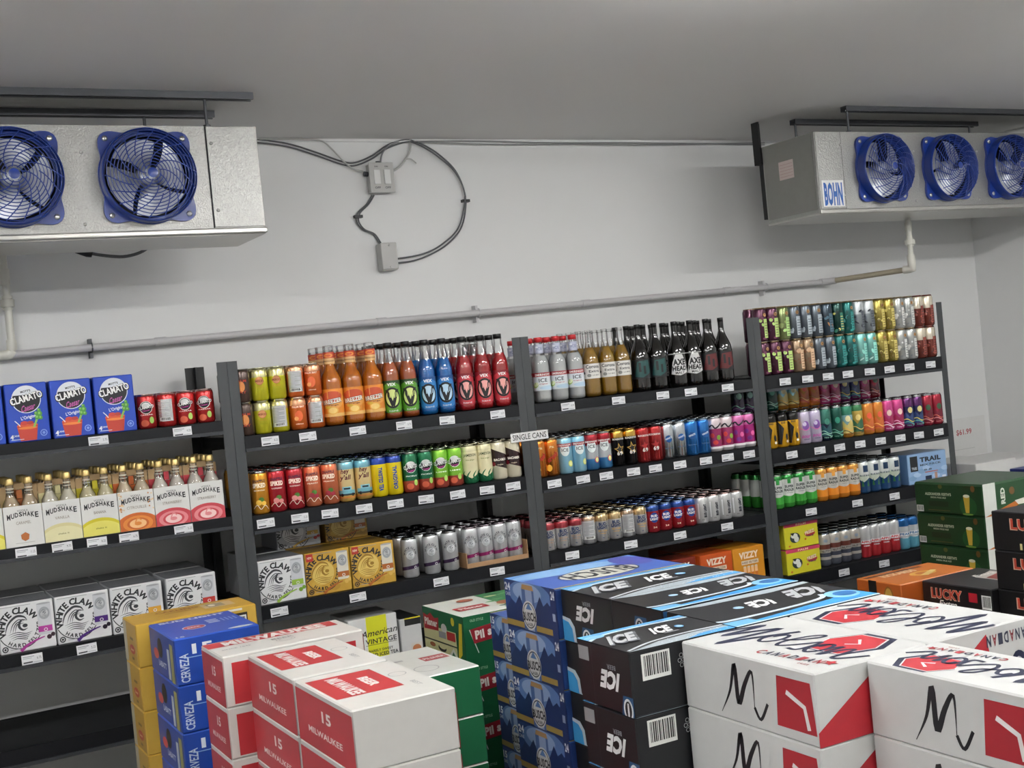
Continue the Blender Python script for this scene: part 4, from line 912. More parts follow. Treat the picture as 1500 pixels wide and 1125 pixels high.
put(carton_mesh(.27, .2, .15, {'*': '#5f86b5', 'F': '#8fb0d6'}, {'F': (trailbox(.27, .15), 0)}), 3.345, .02, SHELF[(4, 3)]-.0, 'light blue mix pack carton at shelf right end', 'carton')
def yel12(w, h):
    a = Art(w, h); a.rect(0, h*.86, w, h, '#c93f63'); a.text('PALM', w*.5, h*.93, h*.07, '#f0d0b0', w=w*.3, bold=.04); a.ell(w*.3, h*.42, w*.15, h*.2, '#2f3a3c'); a.ell(w*.28, h*.5, w*.10, h*.1, '#e2e4dc'); a.ell(w*.34, h*.36, w*.07, h*.12, '#e2e4dc'); a.poly([(w*.16, h*.62), (w*.24, h*.5), (w*.3, h*.62)], '#22282a')
    a.ell(w*.74, h*.5, w*.16, h*.12, '#b5382f'); a.text('FREEZ', w*.74, h*.56, h*.12, '#e8e0c0', w=w*.28, bold=.05, rot=.15); a.text('hard', w*.74, h*.42, h*.08, '#3a2a5a', w=w*.2); a.ell(w*.12, h*.12, w*.03, h*.04, '#c9702a'); a.ell(w*.6, h*.3, w*.03, h*.04, '#c9702a'); return a
z44 = SHELF[(4, 4)]; me = carton_mesh(.205, .13, .118, {'*': '#cfc92e', 'T': '#c93f63'}, {'F': (yel12(.205, .118), 0)})
put(me, 2.518, .012, z44, 'yellow and pink can carton, lower of the stacked pair', 'carton', 'yellow and pink cartons')
put(me, 2.518, .012, z44+.119, 'yellow and pink can carton, upper of the stacked pair', 'carton', 'yellow and pink cartons')

# rear cans that nobody could tell apart, in one object
mb = MB(); n = 14
for key, loc in STUFF:
    d, bands, fn, h, lid = CANS[key]; r = R_T; c = (loc[0], loc[1], loc[2]); L = lin(lid)
    fr = [f for f, _ in bands]+[1.0]
    mb.lathe([(r*.8, 0), (r, .008)]+[(r, .008+(h-.024)*f) for f in fr[1:]]+[(r*.84, h-.003), (r*.86, h), (r*.80, h-.001), (r*.74, h-.0065), (0, h-.006)], n, cols=[lin(bands[0][1])]+[lin(q) for _, q in bands]+[lin(bands[-1][1]), L, L, L, lin('#8d8f92/8')], c=c)
tag(mb.build('drink_cans', MT['can']), 'dense rear rows of cans filling the shelves behind the front rows', 'cans', kind='stuff')

# ---------------------------------------------------------------- floor stacks
def busch_side(w, h, num='24'):
    a = Art(w, h); a.rect(0, 0, w, h, '#24407c'); a.ell(w*.5, h*.75, w*.42, h*.3, '#5d7fb8', 24); a.ell(w*.45, h*.8, w*.28, h*.2, '#93acd2', 24)
    a.poly([(0, h*.35), (w*.12, h*.6), (w*.2, h*.5), (w*.3, h*.72), (w*.38, h*.45), (w*.6, h*.5), (w*.7, h*.78), (w*.76, h*.6), (w*.84, h*.7), (w, h*.45), (w, 0), (0, 0)], '#1b3165')
    a.rect(0, h*.05, w*.92, h*.17, '#a58c45'); cx = w*.47
    a.rect(cx-w*.12, h*.03, cx+w*.12, h*.88, '#93a7cb'); a.rect(cx-w*.12, h*.03, cx-w*.05, h*.88, '#4a689f'); a.rect(cx+w*.08, h*.03, cx+w*.12, h*.88, '#4a689f'); a.poly([(cx-w*.12, h*.86), (cx+w*.12, h*.86), (cx+w*.10, h*.96), (cx-w*.10, h*.96)], '#b08a5a')
    a.ell(cx, h*.34, w*.135, h*.30, '#d3d4d2', 24); a.ring(cx, h*.34, w*.11, w*.12, '#2a2c33', sy=h/w*2.2); a.text('BUSCH', cx, h*.32, h*.17, '#1d1e22', w=w*.25, bold=.04, rot=.06); a.poly([(cx-w*.06, h*.46), (cx, h*.60), (cx+w*.06, h*.46)], '#5a7fb5'); a.text('LAGER', cx, h*.16, h*.06, '#3a3c42', w=w*.12)
    a.text(num, w*.07, h*.86, h*.15, '#e8ebf0', w=w*.11, bold=.04); a.text('CANS', w*.07, h*.70, h*.07, '#c9d2e2', w=w*.1); a.rect(w*.90, 0, w, h, '#1b2f66'); a.text('24', w*.95, h*.86, h*.16, '#e8ebf0', w=w*.07, bold=.04); a.rect(w*.925, h*.35, w*.975, h*.5, '#9aa8c5'); return a
def busch_top(w, d):
    a = Art(w, d); a.rect(0, 0, w, d, '#3f62b5'); a.rect(w*.0, 0, w, d*.35, '#5f95d8'); a.ell(w*.6, d*.2, w*.4, d*.18, '#8ab8e6', 24); a.ell(w*.12, d*.3, w*.13, d*.3, '#4a4fa8', 16)
    a.ell(w*.50, d*.60, w*.30, d*.27, '#1f2c55', 28); a.ell(w*.50, d*.60, w*.288, d*.25, '#d4d3c6', 28); a.text('BUSCH', w*.5, d*.60, d*.32, '#20222c', w=w*.50, bold=.03); a.rect(0, d*.97, w, d, '#c9b56a'); return a
def ice_side(w, h, kind='A'):
    a = Art(w, h); b = Art(w*.50, h*.44); b.text('ICE', w*.25, h*.28, h*.27, '#dfe1e2', w=w*.34, bold=.06, shear=.3); b.text('BEER', w*.20, h*.06, h*.07, '#8a8f96', w=w*.16, bold=.02)
    if kind != 'B': a.merge(b, w*(.22 if kind == 'A' else .34), h*(.42 if kind == 'A' else .30), rot180=False if kind == 'D' else True)
    if kind == 'A': a.poly([(0, 0), (w*.26, 0), (w*.24, h*.30), (w*.16, h*.44), (0, h*.47)], '#c5d5e0'); a.poly([(0, 0), (w*.21, 0), (w*.19, h*.25), (w*.12, h*.37), (0, h*.40)], '#3f9fdc')
    if kind == 'C': a.rect(w*.02, h*.68, w*.22, h*.90, '#8f9193'); a.rect(w*.27, 0, w*.275, h, '#3a3c40')
    ex, ey = {'A': (.48, .14), 'B': (.55, .60), 'C': (.9, .1), 'D': (.5, .2)}[kind]
    a.poly([(w*(ex-.13), h*(ey-.15)), (w*(ex-.08), h*(ey+.2)), (w*(ex+.14), h*(ey+.2)), (w*(ex+.16), h*(ey-.15))], '#1e4f78'); a.ell(w*ex, h*ey, w*.085, h*.17, '#d8dadc'); a.ell(w*ex, h*ey, w*.06, h*.13, '#1a1c20'); a.rect(w*(ex-.015), h*(ey-.1), w*(ex+.015), h*(ey+.1), '#d8dadc'); return a
def ice_front(w, h):
    a = Art(w, h); a.barcode(w*.10, h*.52, w*.26, h*.40)
    for i in range(6): t = i*PI/3; a.ring(w*.48+.009*math.cos(t), h*.70+.011*math.sin(t), .0035, .0048, '#c9cbcc', n=8)
    a.ring(w*.48, h*.70, .0035, .0048, '#c9cbcc', n=8); a.ell(w*.80, h*.6, w*.05, h*.17, '#d8dadc'); a.ell(w*.80, h*.6, w*.03, h*.12, '#1a1c20'); return a
def ice_top(w, d):
    a = Art(w, d); a.rect(0, 0, w, d, '#15161a')
    a.poly([(0, d*.78), (w*.25, d*.9), (w*.6, d*.93), (w, d*.90), (w, d), (0, d)], '#59a8e0'); a.stroke([(0, d*.74), (w*.2, d*.88), (w*.55, d*.90), (w, d*.86)], d*.045, '#cfe3f0'); a.ell(w*.10, d*.86, w*.09, d*.07, '#8cc8ee')
    a.poly([(0, 0), (w*.12, d*.05), (w*.35, d*.16), (w*.7, d*.2), (w, d*.18), (w, 0)], '#aeb9c0'); a.stroke([(w*.02, d*.05), (w*.3, d*.20), (w*.65, d*.25), (w, d*.22)], d*.035, '#d6dde2'); a.poly([(w*.55, 0), (w*.7, d*.10), (w, d*.12), (w, 0)], '#4aa3dd')
    R = random.Random(4)
    for k in range(30): a.ell(w*R.uniform(.3, .95), d*R.uniform(.02, .17), w*.006, d*.010, '#d9e2e8', 6)
    a.text('ICE', w*.22, d*.55, d*.34, '#6a6e75', w=w*.27, bold=.08, shear=.5); a.text('ICE', w*.215, d*.57, d*.32, '#c3c6c9', w=w*.25, bold=.05, shear=.5)
    a.text('ICE', w*.58, d*.56, d*.26, '#f0f1f2', w=w*.18, bold=.06, shear=.4); a.ell(w*.74, d*.52, w*.035, d*.06, '#5fa8dc'); a.ell(w*.74, d*.52, w*.025, d*.04, '#aed3ee'); a.rect(w*.52, d*.36, w*.66, d*.39, '#9a9da2'); return a
def ice_top_near(w, d):
    """the reversed case: wide light blue stripe on the near side"""
    a = Art(w, d); a.rect(0, 0, w, d, '#15161a'); a.poly([(0, d*.04), (w*.10, d*.08), (w*.75, d*.20), (w*.98, d*.34), (w, d*.05), (w, 0), (0, 0)], '#3a9ade'); a.stroke([(0, d*.28), (w*.10, d*.24), (w*.5, d*.24), (w*.74, d*.30), (w*.80, d*.42)], d*.05, '#d4e4ef')
    a.poly([(0, 0), (w*.18, 0), (w*.16, d*.18), (0, d*.2)], '#6fb8e8'); a.ell(w*.88, d*.28, w*.10, d*.16, '#8cc8ee', 16); a.ell(w*.90, d*.28, w*.07, d*.10, '#2c6fb0', 16); a.rect(0, 0, w, d*.03, '#cfe0ea')
    a.poly([(0, d), (w*.2, d*.9), (w*.7, d*.86), (w, d*.92), (w, d)], '#aeb9c0')
    a.merge(Art(w*.18, d*.26).text('ICE', w*.09, d*.13, d*.24, '#f0f1f2', w=w*.17, bold=.06, shear=.4), w*.36, d*.44, rot180=True)
    a.merge(Art(w*.27, d*.34).text('ICE', w*.135, d*.17, d*.32, '#b5b9bd', w=w*.25, bold=.06, shear=.5), w*.66, d*.46, rot180=True); a.ell(w*.30, d*.58, w*.03, d*.05, '#aed3ee'); return a
MM = [(0.005, .33), (.03, .50), (.072, .70), (.078, .50), (.081, .294), (.13, .50), (.202, .704), (.192, .42), (.190, .117), (.255, .42), (.335, .72)]
MOL = [[(.40, .20), (.35, .16), (.34, .06), (.39, .0), (.45, .08), (.43, .18), (.39, .19), (.36, .12)], [(.45, .10), (.54, .16), (.60, .30), (.57, .33), (.52, .24), (.50, .08), (.54, .0), (.60, .05)],
       [(.60, .05), (.66, .15), (.69, .20), (.71, .10), (.70, .0), (.63, .0)], [(.78, .20), (.74, .16), (.73, .06), (.78, .0), (.83, .08), (.81, .18), (.77, .19), (.75, .12)], [(.83, .10), (.87, .20), (.875, .0), (.92, .15), (.965, .19), (.98, .08), (.99, .0), (1.04, .02), (1.12, .15)]]
def molson_logo(w, h, full=True):
    a = Art(w, h); hx, hy = w*.72, h*.68; A, B = w*.155, h*.235
    hexa = lambda k: [(hx-A*.55*k, hy+B*k), (hx+A*.55*k, hy+B*k), (hx+A*k, hy+B*.1*k), (hx+A*.62*k, hy-B*k), (hx-A*.62*k, hy-B*k), (hx-A*k, hy+B*.1*k)]
    a.poly([(x+A*.10, y+B*.06) for x, y in hexa(1.17)], '#1c2342'); a.poly(hexa(1.06), '#dcdcda'); a.poly(hexa(1), '#bf2833'); a.stroke([(hx-A*.15, hy+B*.55), (hx+A*.28, hy+B*.15), (hx-A*.1, hy-B*.1)], A*.11, '#e8e6e4', k=1)
    a.stroke([(x*w, y*h) for x, y in MM], w*.033, '#1c2342', k=4)
    for p in MOL: a.stroke([(w*(.29+(x-.34)*.86), h*(.35+(y*1.25 if y <= .2 else .25+(y-.2)*1.1))) for x, y in p], w*.023, '#1c2342')
    for i, ch in enumerate('CANADIAN'): a.text(ch, w*(.50+.052*i), h*(.17+.008*i), h*.085, '#a8323a' if i in (0, 3, 5, 7) else '#2a2f45', w=w*.038, bold=.03)
    a.text('LAGER', w*.84, h*.12, h*.03, '#8a3a40', w=w*.07); P = []
    for i in range(10): t_ = PI/2+i*PI/5; R = h*(.06 if i % 2 == 0 else .026); P.append((w*.92+R*math.cos(t_), h*.25+R*math.sin(t_)))
    a.poly(P, '#b52a33'); return a
def molson_side(w, h):
    a = Art(w, h); a.stroke([(w*.30, h*.1), (w*.38, h*.45), (w*.43, h*.85), (w*.44, h*.3), (w*.50, h*.6), (w*.56, h*.8), (w*.56, h*.3)], h*.09, '#15161c', taper=True); a.stroke([(w*.56, h*.3), (w*.60, h*.15), (w*.66, h*.4)], h*.05, '#15161c')
    a.poly([(w*.72, h*.15), (w*.74, h*.85), (w*.97, h*.85), (w*.99, h*.15)], '#a5222d'); a.stroke([(w*.80, h*.65), (w*.92, h*.5), (w*.94, h*.2)], h*.07, '#e0dedd', k=1); return a
def molson_front(w, h):
    a = Art(w, h); a.poly([(0, 0), (w*.62, 0), (w*.56, h*.9), (0, h*.2)], '#b3242f'); b = Art(w*.6, h*.2)
    for i, ch in enumerate('CANADIAN'): b.text(ch, w*(.04+.06*i), h*.1, h*.16, '#8a3038' if i % 3 == 0 else '#3a3d50', w=w*.045, bold=.03)
    a.merge(b, w*.44, h*.68, rot180=True); a.stroke([(w*.75, h*.2), (w*.85, h*.5), (w*.93, h*.4), (w*.86, h*.2), (w*.98, h*.3)], h*.09, '#1c2342'); return a
def mil_top(w, d):
    a = Art(w, d); a.poly([(0, d*.55), (w*.86, d*.80), (w*.92, d), (0, d)], '#bb3238') if False else a.rect(w*.0, d*.62, w*.94, d*.96, '#bb3238')
    a.text('MILWAUKEE', w*.49, d*.79, d*.24, '#e3e1dd', w=w*.74, bold=.06); a.text('BEER', w*.5, d*.48, d*.08, '#8f9192', w=w*.16); a.ring(w*.5, d*.34, d*.12, d*.13, '#a5a6a6', sy=.7); a.ring(w*.5, d*.34, d*.08, d*.088, '#a5a6a6', sy=.7); a.text('SINCE 1849', w*.16, d*.40, d*.05, '#8f9192', w=w*.2); return a
def mil_front(w, h): a = Art(w, h); a.rect(w*.06, h*.05, w*.36, h*.85, '#bb3238'); a.poly([(w*.5, h*.8), (w*.94, h*.8), (w*.94, h*.1)], '#b02830'); a.text("MILWAUKEE'S BEST", w*.74, h*.68, h*.06, '#e3e1dd', w=w*.3); return a
def mil_top2(w, d):
    a = Art(w, d); a.poly([(w*.04, d*.30), (w*.70, d*.30), (w*.70, d*.88), (w*.04, d*.88)], '#bb3238'); a.text('MILWAUKEE', w*.28, d*.58, w*.13, '#e3e1dd', w=d*.50, bold=.05, rot=-PI/2); a.text('BEER', w*.52, d*.58, w*.10, '#e3e1dd', w=d*.26, bold=.06, rot=-PI/2)
    a.ring(w*.82, d*.6, w*.08, w*.09, '#a5a6a6'); a.text('BEST', w*.82, d*.3, w*.05, '#a5a6a6', w=w*.2, rot=-PI/2); return a
def mil_left(w, h): a = Art(w, h); a.rect(0, 0, w, h*.9, '#a62a32'); a.text('15', w*.55, h*.62, h*.18, '#d9cfcb', w=w*.16, bold=.03); a.text('MILWAUKEE', w*.5, h*.3, h*.1, '#d9cfcb', w=w*.6); return a
def pil_side(w, h):
    a = Art(w, h); a.rect(0, 0, w, h, '#17603a'); a.rect(0, h*.10, w*.80, h*.62, '#c8c793'); a.rect(0, h*.30, w*.8, h*.33, '#3a3d3a'); a.poly([(w*.02, h*.52), (w*.38, h*.55), (w*.40, h*.84), (w*.30, h*.80), (w*.2, h*.90), (w*.12, h*.82), (w*.01, h*.86)], '#a5232c'); a.text('Pilsner', w*.20, h*.70, h*.15, '#eae6dc', w=w*.32, bold=.04)
    a.ell(w*.52, h*.64, w*.07, h*.10, '#c9cac8'); a.rect(w*.38, h*.42, w*.56, h*.56, '#8f9296'); a.rect(w*.58, h*.42, w*.78, h*.60, '#b02a2c'); a.ell(w*.44, h*.2, w*.10, h*.08, '#2a2a2c'); a.ell(w*.45, h*.24, w*.09, h*.06, '#c8c793'); a.ell(w*.2, h*.22, w*.07, h*.05, '#9a5a35')
    a.poly([(w*.82, h*.05), (w*.90, h*.85), (w*.97, h*.85), (w*.92, h*.2)], '#cfb62a'); a.ell(w*.75, h*.84, w*.04, h*.09, '#cfb62a'); a.poly([(w*.55, h*.02), (w*.72, h*.28), (w*.86, h*.02)], '#d3d6cc'); a.poly([(w*.62, h*.02), (w*.71, h*.2), (w*.80, h*.02)], '#2a6a4a'); return a
def pil_front(w, h):
    a = Art(w, h); a.rect(0, 0, w, h, '#155a36'); a.stroke([(w*.045, h*.72), (w*.105, h*.22)], .003, '#c9cac8', k=1); a.poly([(w*.05, h*.72), (w*.40, h*.82), (w*.42, h*.50), (w*.075, h*.42)], '#8f1f2a'); a.text('Pil', w*.125, h*.60, h*.17, '#e6e2d8', w=w*.075, bold=.05, rot=.05); a.text('sner', w*.27, h*.64, h*.17, '#e6e2d8', w=w*.16, bold=.05, rot=.05); a.text('OLD STYLE', w*.11, h*.9, h*.05, '#9ab59a', w=w*.11); return a
def pil_top(w, d):
    a = Art(w, d); a.rect(0, 0, w, d, '#d5d7d0'); a.rect(w*.45, d*.2, w, d, '#2d7a4a'); R = random.Random(8)
    for k in range(26): a.ell(w*R.uniform(.42, .98), d*R.uniform(.1, .95), w*.06, d*.03, R.choice(('#d3d09a', '#1d5a38', '#c9cfc0', '#5a9a62')), 8, R.uniform(-.4, .4))
    a.ell(w*.5, d*.35, w*.08, d*.10, '#b0603a'); a.ell(w*.55, d*.28, w*.06, d*.06, '#d6b23a'); a.rect(w*.08, d*.30, w*.34, d*.48, '#b02a35'); a.text('Pilsner', w*.21, d*.39, d*.09, '#e6e2d8', w=w*.2, bold=.03); a.ell(w*.3, d*.8, w*.07, d*.08, '#a5553a'); return a
def gold_case(w, d):
    a = Art(w, d); a.text('CARLING', w*.42, d*.72, d*.14, '#9a5a1c', w=w*.36, bold=.04); a.rect(w*.62, d*.35, w*.88, d*.80, '#c9b184'); a.rect(w*.66, d*.42, w*.80, d*.74, '#8f8570'); a.ell(w*.70, d*.58, w*.03, d*.1, '#e0d8c4'); a.rect(w*.3, d*.5, w*.52, d*.54, '#9a6a20'); return a
def gold_left(w, h): a = Art(w, h); a.rect(0, 0, w*.25, h*.95, '#a8a08a'); a.ell(w*.62, h*.36, w*.2, h*.11, '#a8281f'); a.text('beer', w*.62, h*.36, h*.07, '#e0c8a0', w=w*.22); a.rect(w*.5, h*.58, w*.75, h*.64, '#6b5210'); a.rect(w*.55, h*.12, w*.7, h*.18, '#6b5210'); return a
def gold_front(w, h): a = Art(w, h); a.rect(w*.72, h*.30, w*.92, h*.84, '#2b241c'); a.barcode(w*.73, h*.34, w*.18, h*.44); a.rect(w*.76, h*.9, w*.88, h*.95, '#e0dcd0'); return a
def blue_top(w, d):
    a = Art(w, d); a.ell(w*.38, d*.44, w*.14, d*.10, '#d5d9e0', 20); a.ell(w*.38, d*.44, w*.125, d*.085, '#b52a38', 20); a.text('BEER', w*.38, d*.44, d*.05, '#ecdcd8', w=w*.16, bold=.03)
    for i in range(3): a.rect(w*.58, d*(.50+.07*i), w*.72, d*(.54+.07*i), '#c5d0e2')
    for i in range(4): a.rect(w*(.76+.05*i), d*.5, w*(.78+.05*i), d*.66, '#8fa8d8')
    a.text('BUD LIGHT', w*.5, d*.90, d*.07, '#dfe4ee', w=w*.8, bold=.05); a.ell(w*.8, d*.05, w*.15, d*.04, '#d5d9e0'); a.text('15', w*.10, d*.06, d*.05, '#dfe4ee', w=w*.1, bold=.03); return a
def blue_left(w, h): a = Art(w, h); a.ell(w*.42, h*.62, w*.10, h*.22, '#0c0d10', 20); a.ell(w*.25, h*.45, w*.10, h*.12, '#b52a38', 16); a.text('LABATT', w*.48, h*.28, h*.12, '#c9d2e2', w=w*.30, bold=.03); a.rect(w*.70, h*.05, w*.78, h*.7, '#b5bcc4'); a.rect(w*.82, h*.02, w*.93, h*.85, '#9a9452'); return a
def blue_front(w, h): a = Art(w, h); a.text('15', w*.32, h*.74, h*.20, '#e6e9ee', w=w*.24, bold=.04); a.rect(w*.1, h*.56, w*.5, h*.58, '#8fb0e0'); a.text('CERVEZA', w*.10, h*.36, w*.10, '#c9d2e2', w=h*.6, rot=PI/2); a.text('C', w*.75, h*.2, h*.22, '#e6e9ee', w=w*.2, bold=.03); return a
def keith_side(w, h):
    a = Art(w, h); a.text("ALEXANDER KEITH'S", w*.36, h*.64, h*.08, '#c3c7ae', w=w*.38, bold=.04); a.text('INDIA PALE ALE', w*.36, h*.53, h*.05, '#c3c7ae', w=w*.22, bold=.03); a.barcode(w*.03, h*.06, w*.10, h*.20, '#3a3d38')
    a.ell(w*.78, h*.3, w*.12, h*.3, '#1f5226', 20); a.poly([(w*.74, h*.10), (w*.72, h*.60), (w*.81, h*.60), (w*.79, h*.10)], '#c9a63a'); a.ell(w*.765, h*.62, w*.045, h*.05, '#e4e0c8'); a.rect(w*.70, h*.04, w*.84, h*.08, '#7a9a3c'); a.ell(w*.4, h*.88, w*.03, h*.07, '#5a5a28'); a.ell(w*.86, h*.85, w*.03, h*.1, '#6b4a20'); a.rect(w*.2, h*.12, w*.52, h*.14, '#5a5228'); a.rect(w*.22, h*.25, w*.5, h*.42, '#172a14'); return a
def keith_front(w, h): a = Art(w, h); a.rect(0, 0, w*.18, h, '#d0d3cc'); a.text('RED', w*.28, h*.55, w*.06, '#d9dccf', w=h*.5, bold=.05, rot=PI/2); a.ell(w*.42, h*.66, w*.04, h*.12, '#6b4a20'); a.poly([(0, h*.0), (w*.5, h*.35), (w*.56, h*.25), (w*.3, 0)], '#b5641f'); a.poly([(w*.45, h*.34), (w*.6, h*.38), (w*.62, h*.2), (w*.50, h*.2)], '#dcd9cc'); return a
def lucky_side(w, h):
    a = Art(w, h); a.text('LUCKY', w*.40, h*.70, h*.27, '#cfa891', w=w*.46, bold=.06); a.text('LUCKY', w*.40, h*.70, h*.25, '#b8432f', w=w*.44, bold=.03); a.text('Extra', w*.44, h*.44, h*.17, '#e3e1db', w=w*.26, bold=.02, shear=.3)
    a.text('15', w*.30, h*.14, h*.15, '#d8c98a', w=w*.10, bold=.04); a.rect(w*.39, h*.12, w*.52, h*.17, '#c9b23a'); return a
def lucky_side2(w, h): a = Art(w, h); a.text('LUCKY', w*.36, h*.72, h*.27, '#cfa891', w=w*.46, bold=.06); a.text('LUCKY', w*.36, h*.72, h*.25, '#b8432f', w=w*.44, bold=.03); a.text('Extra', w*.38, h*.46, h*.16, '#e3e1db', w=w*.26, bold=.02, shear=.3); a.rect(w*.68, h*.60, w*.80, h*.84, '#b51d2c'); a.barcode(w*.86, h*.46, w*.13, h*.36); return a
def lucky_top(w, d):
    a = Art(w, d); a.poly([(w*.50, d*.15), (w*.98, d*.35), (w*.92, d*.75), (w*.5, d*.6)], '#c3bdb5'); a.poly([(w*.54, d*.2), (w*.94, d*.38), (w*.9, d*.6), (w*.54, d*.5)], '#8f3428'); a.text('Extra', w*.7, d*.66, d*.10, '#e3e1db', w=w*.36, shear=.4, bold=.03); return a
def oran_left(w, h): a = Art(w, h); a.rect(w*.28, 0, w*.46, h, '#151312'); a.text('15', w*.14, h*.5, h*.3, '#d9a05a', w=w*.1, rot=PI/2); a.ell(w*.72, h*.5, w*.12, h*.4, '#8f5a1c'); a.ell(w*.72, h*.6, w*.08, h*.25, '#c9a04a'); a.text('330', w*.36, h*.3, h*.15, '#c9c3b5', w=w*.1); return a
def oran_top(w, d): a = Art(w, d); a.rect(w*.04, d*.80, w*.8, d*.9, '#5a2a12'); a.text('RICKARDS', w*.4, d*.72, d*.16, '#e3c9a0', w=w*.45, bold=.05); a.ell(w*.55, d*.4, w*.16, d*.16, '#d9a84a', 20); a.ell(w*.55, d*.4, w*.09, d*.1, '#c06a28', 16); a.poly([(w*.45, d*.3), (w*.72, d*.5), (w*.75, d*.42), (w*.5, d*.2)], '#e0c47a'); return a
HA = .1277
M24 = carton_mesh(.268, .372, HA, {'*': '#cccdcb', 'L': '#c6c7c6'}, {'U': (molson_logo(.372, .268), 0), 'L': (molson_side(.372, HA), 0), 'F': (molson_front(.268, HA), 0)})
M24r = carton_mesh(.262, .372, HA, {'*': '#cccdcb', 'L': '#c6c7c6'}, {'U': (molson_logo(.372, .262), 2), 'L': (molson_side(.372, HA), 0), 'F': (molson_front(.262, HA), 0)})
M15 = carton_mesh(.176, .335, HA, {'*': '#cccdcb', 'L': '#c6c7c6'}, {'U': (molson_logo(.335, .176), 2), 'L': (molson_side(.335, HA), 0), 'F': (molson_front(.176, HA), 0)})
BU = carton_mesh(.402, .268, HA, {'*': '#24407c', 'T': '#4168b4', 'F': '#24407c'}, {'L': (busch_side(.268, HA), 0), 'T': (busch_top(.402, .268), 2)})
IA = carton_mesh(.392, .228, HA, {'*': '#15161a'}, {'L': (ice_side(.228, HA, 'A'), 0), 'F': (ice_front(.392, HA), 0), 'T': (ice_top(.392, .228), 0)})
IB = carton_mesh(.392, .205, HA, {'*': '#15161a', 'F': '#2a5f92'}, {'L': (ice_side(.205, HA, 'B'), 0), 'T': (ice_top_near(.392, .205), 0)})
IC = carton_mesh(.258, .190, HA, {'*': '#15161a'}, {'L': (ice_side(.190, HA, 'C'), 0), 'F': (ice_front(.258, HA), 0), 'T': (ice_top(.258, .190), 0)})
ID = carton_mesh(.392, .245, HA, {'*': '#15161a'}, {'L': (ice_side(.245, HA, 'D'), 0), 'T': (ice_top_near(.392, .245), 0)})
def stack(me, x, y, ztop, h, desc, levels, top=None, place=''):
    """a floor stack of the same case; the top ones are told apart, the hidden lower ones share a label"""
    n = round(ztop/h)
    for k in range(n):
        z = ztop-h*(k+1); g = desc+' in one floor stack'
        if k < levels: lab = '%s, %s%s' % (desc, ('topmost', 'second from top', 'third from top', 'fourth from top')[k], place)
        else: lab = '%s, low in its stack%s' % (desc, place)
        put(top if (top and k == 0) else me, x, y, z, lab, 'case', g if k < levels else 'lower hidden '+desc+place, 'drink_case')
G = .0003
stack(BU, .27, -1.752, 1.15, HA, 'blue case of beer with mountain label', 3)
stack(IA, .284, -1.983, 1.15, HA, 'black ice beer case', 3, place=', next to blue stack')
stack(IB, .284, -2.190, 1.15, HA, 'black ice beer case', 3, place=' with blue stripe, middle stack')
stack(IC, .022, -2.448, 1.15, HA, 'short black ice beer case', 3, place=', beside white red cases')
stack(ID, .284, -2.450+.0, 1.15, HA, 'black and blue ice beer case', 3, place=', behind white red cases')
stack(M24, .140, -2.826, 1.15, HA, 'white beer case with red hexagon', 3, place=', left stack')
stack(M24r, .412, -2.826, 1.15, HA, 'white beer case with red hexagon', 3, place=', right stack with reversed print')
stack(M15, .255, -3.166, 1.15, HA, 'narrow white beer case with red hexagon', 3, place=', nearest stack')
# fifteen-can blue cases behind, one level lower
B15 = carton_mesh(.35, .20, HA, {'*': '#24407c', 'T': '#5a8ac8'}, {'L': (busch_side(.20, HA, '15'), 0), 'T': (busch_top(.35, .20), 0)})
stack(B15, .32, -1.481, 1.0216, HA, 'smaller blue beer case with 15 print', 3, place=', behind tall blue stack')
PI_ = carton_mesh(.40, .285, .1428, {'*': '#155a36', 'T': '#d5d7d0'}, {'L': (pil_side(.285, .1428), 0), 'F': (pil_front(.40, .1428), 0), 'T': (pil_top(.40, .285), 0)})
stack(PI_, .285, -1.172, 1.0, .1428, 'green pilsner case with red flag', 3)
HB = .1222
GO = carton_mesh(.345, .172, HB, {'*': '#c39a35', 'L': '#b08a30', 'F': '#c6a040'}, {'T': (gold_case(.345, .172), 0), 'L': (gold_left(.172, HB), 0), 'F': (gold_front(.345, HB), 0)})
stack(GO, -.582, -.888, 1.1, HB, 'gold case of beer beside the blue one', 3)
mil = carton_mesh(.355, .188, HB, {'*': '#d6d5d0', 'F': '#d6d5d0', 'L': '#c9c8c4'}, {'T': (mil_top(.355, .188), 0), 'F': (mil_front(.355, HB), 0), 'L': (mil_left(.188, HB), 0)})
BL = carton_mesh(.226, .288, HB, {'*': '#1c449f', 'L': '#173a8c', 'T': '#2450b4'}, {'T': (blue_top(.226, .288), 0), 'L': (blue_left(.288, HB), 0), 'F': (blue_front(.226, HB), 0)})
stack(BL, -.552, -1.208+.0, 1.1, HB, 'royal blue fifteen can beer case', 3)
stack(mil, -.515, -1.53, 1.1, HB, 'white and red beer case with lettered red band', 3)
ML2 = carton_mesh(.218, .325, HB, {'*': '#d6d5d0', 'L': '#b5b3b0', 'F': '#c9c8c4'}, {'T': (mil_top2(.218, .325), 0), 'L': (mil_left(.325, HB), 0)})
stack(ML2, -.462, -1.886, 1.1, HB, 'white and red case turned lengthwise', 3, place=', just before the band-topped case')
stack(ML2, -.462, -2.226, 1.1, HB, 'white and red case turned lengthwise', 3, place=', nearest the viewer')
a = mil_top2(.21, .31)
stack(carton_mesh(.21, .31, .122, {'*': '#cfd1cc', 'F': '#1f6a44'}, {'T': (Art(.21, .31).rect(.13, .15, .2, .2, '#b0454a').rect(.02, .2, .09, .215, '#a5a6a6').text('PILSNER', .165, .175, .02, '#e0ddd8', w=.06).ring(.1, .08, .03, .033, '#a5a6a6'), 0)}), -.11, -1.635, .976, .122, 'plain white topped beer case, lower level', 3)
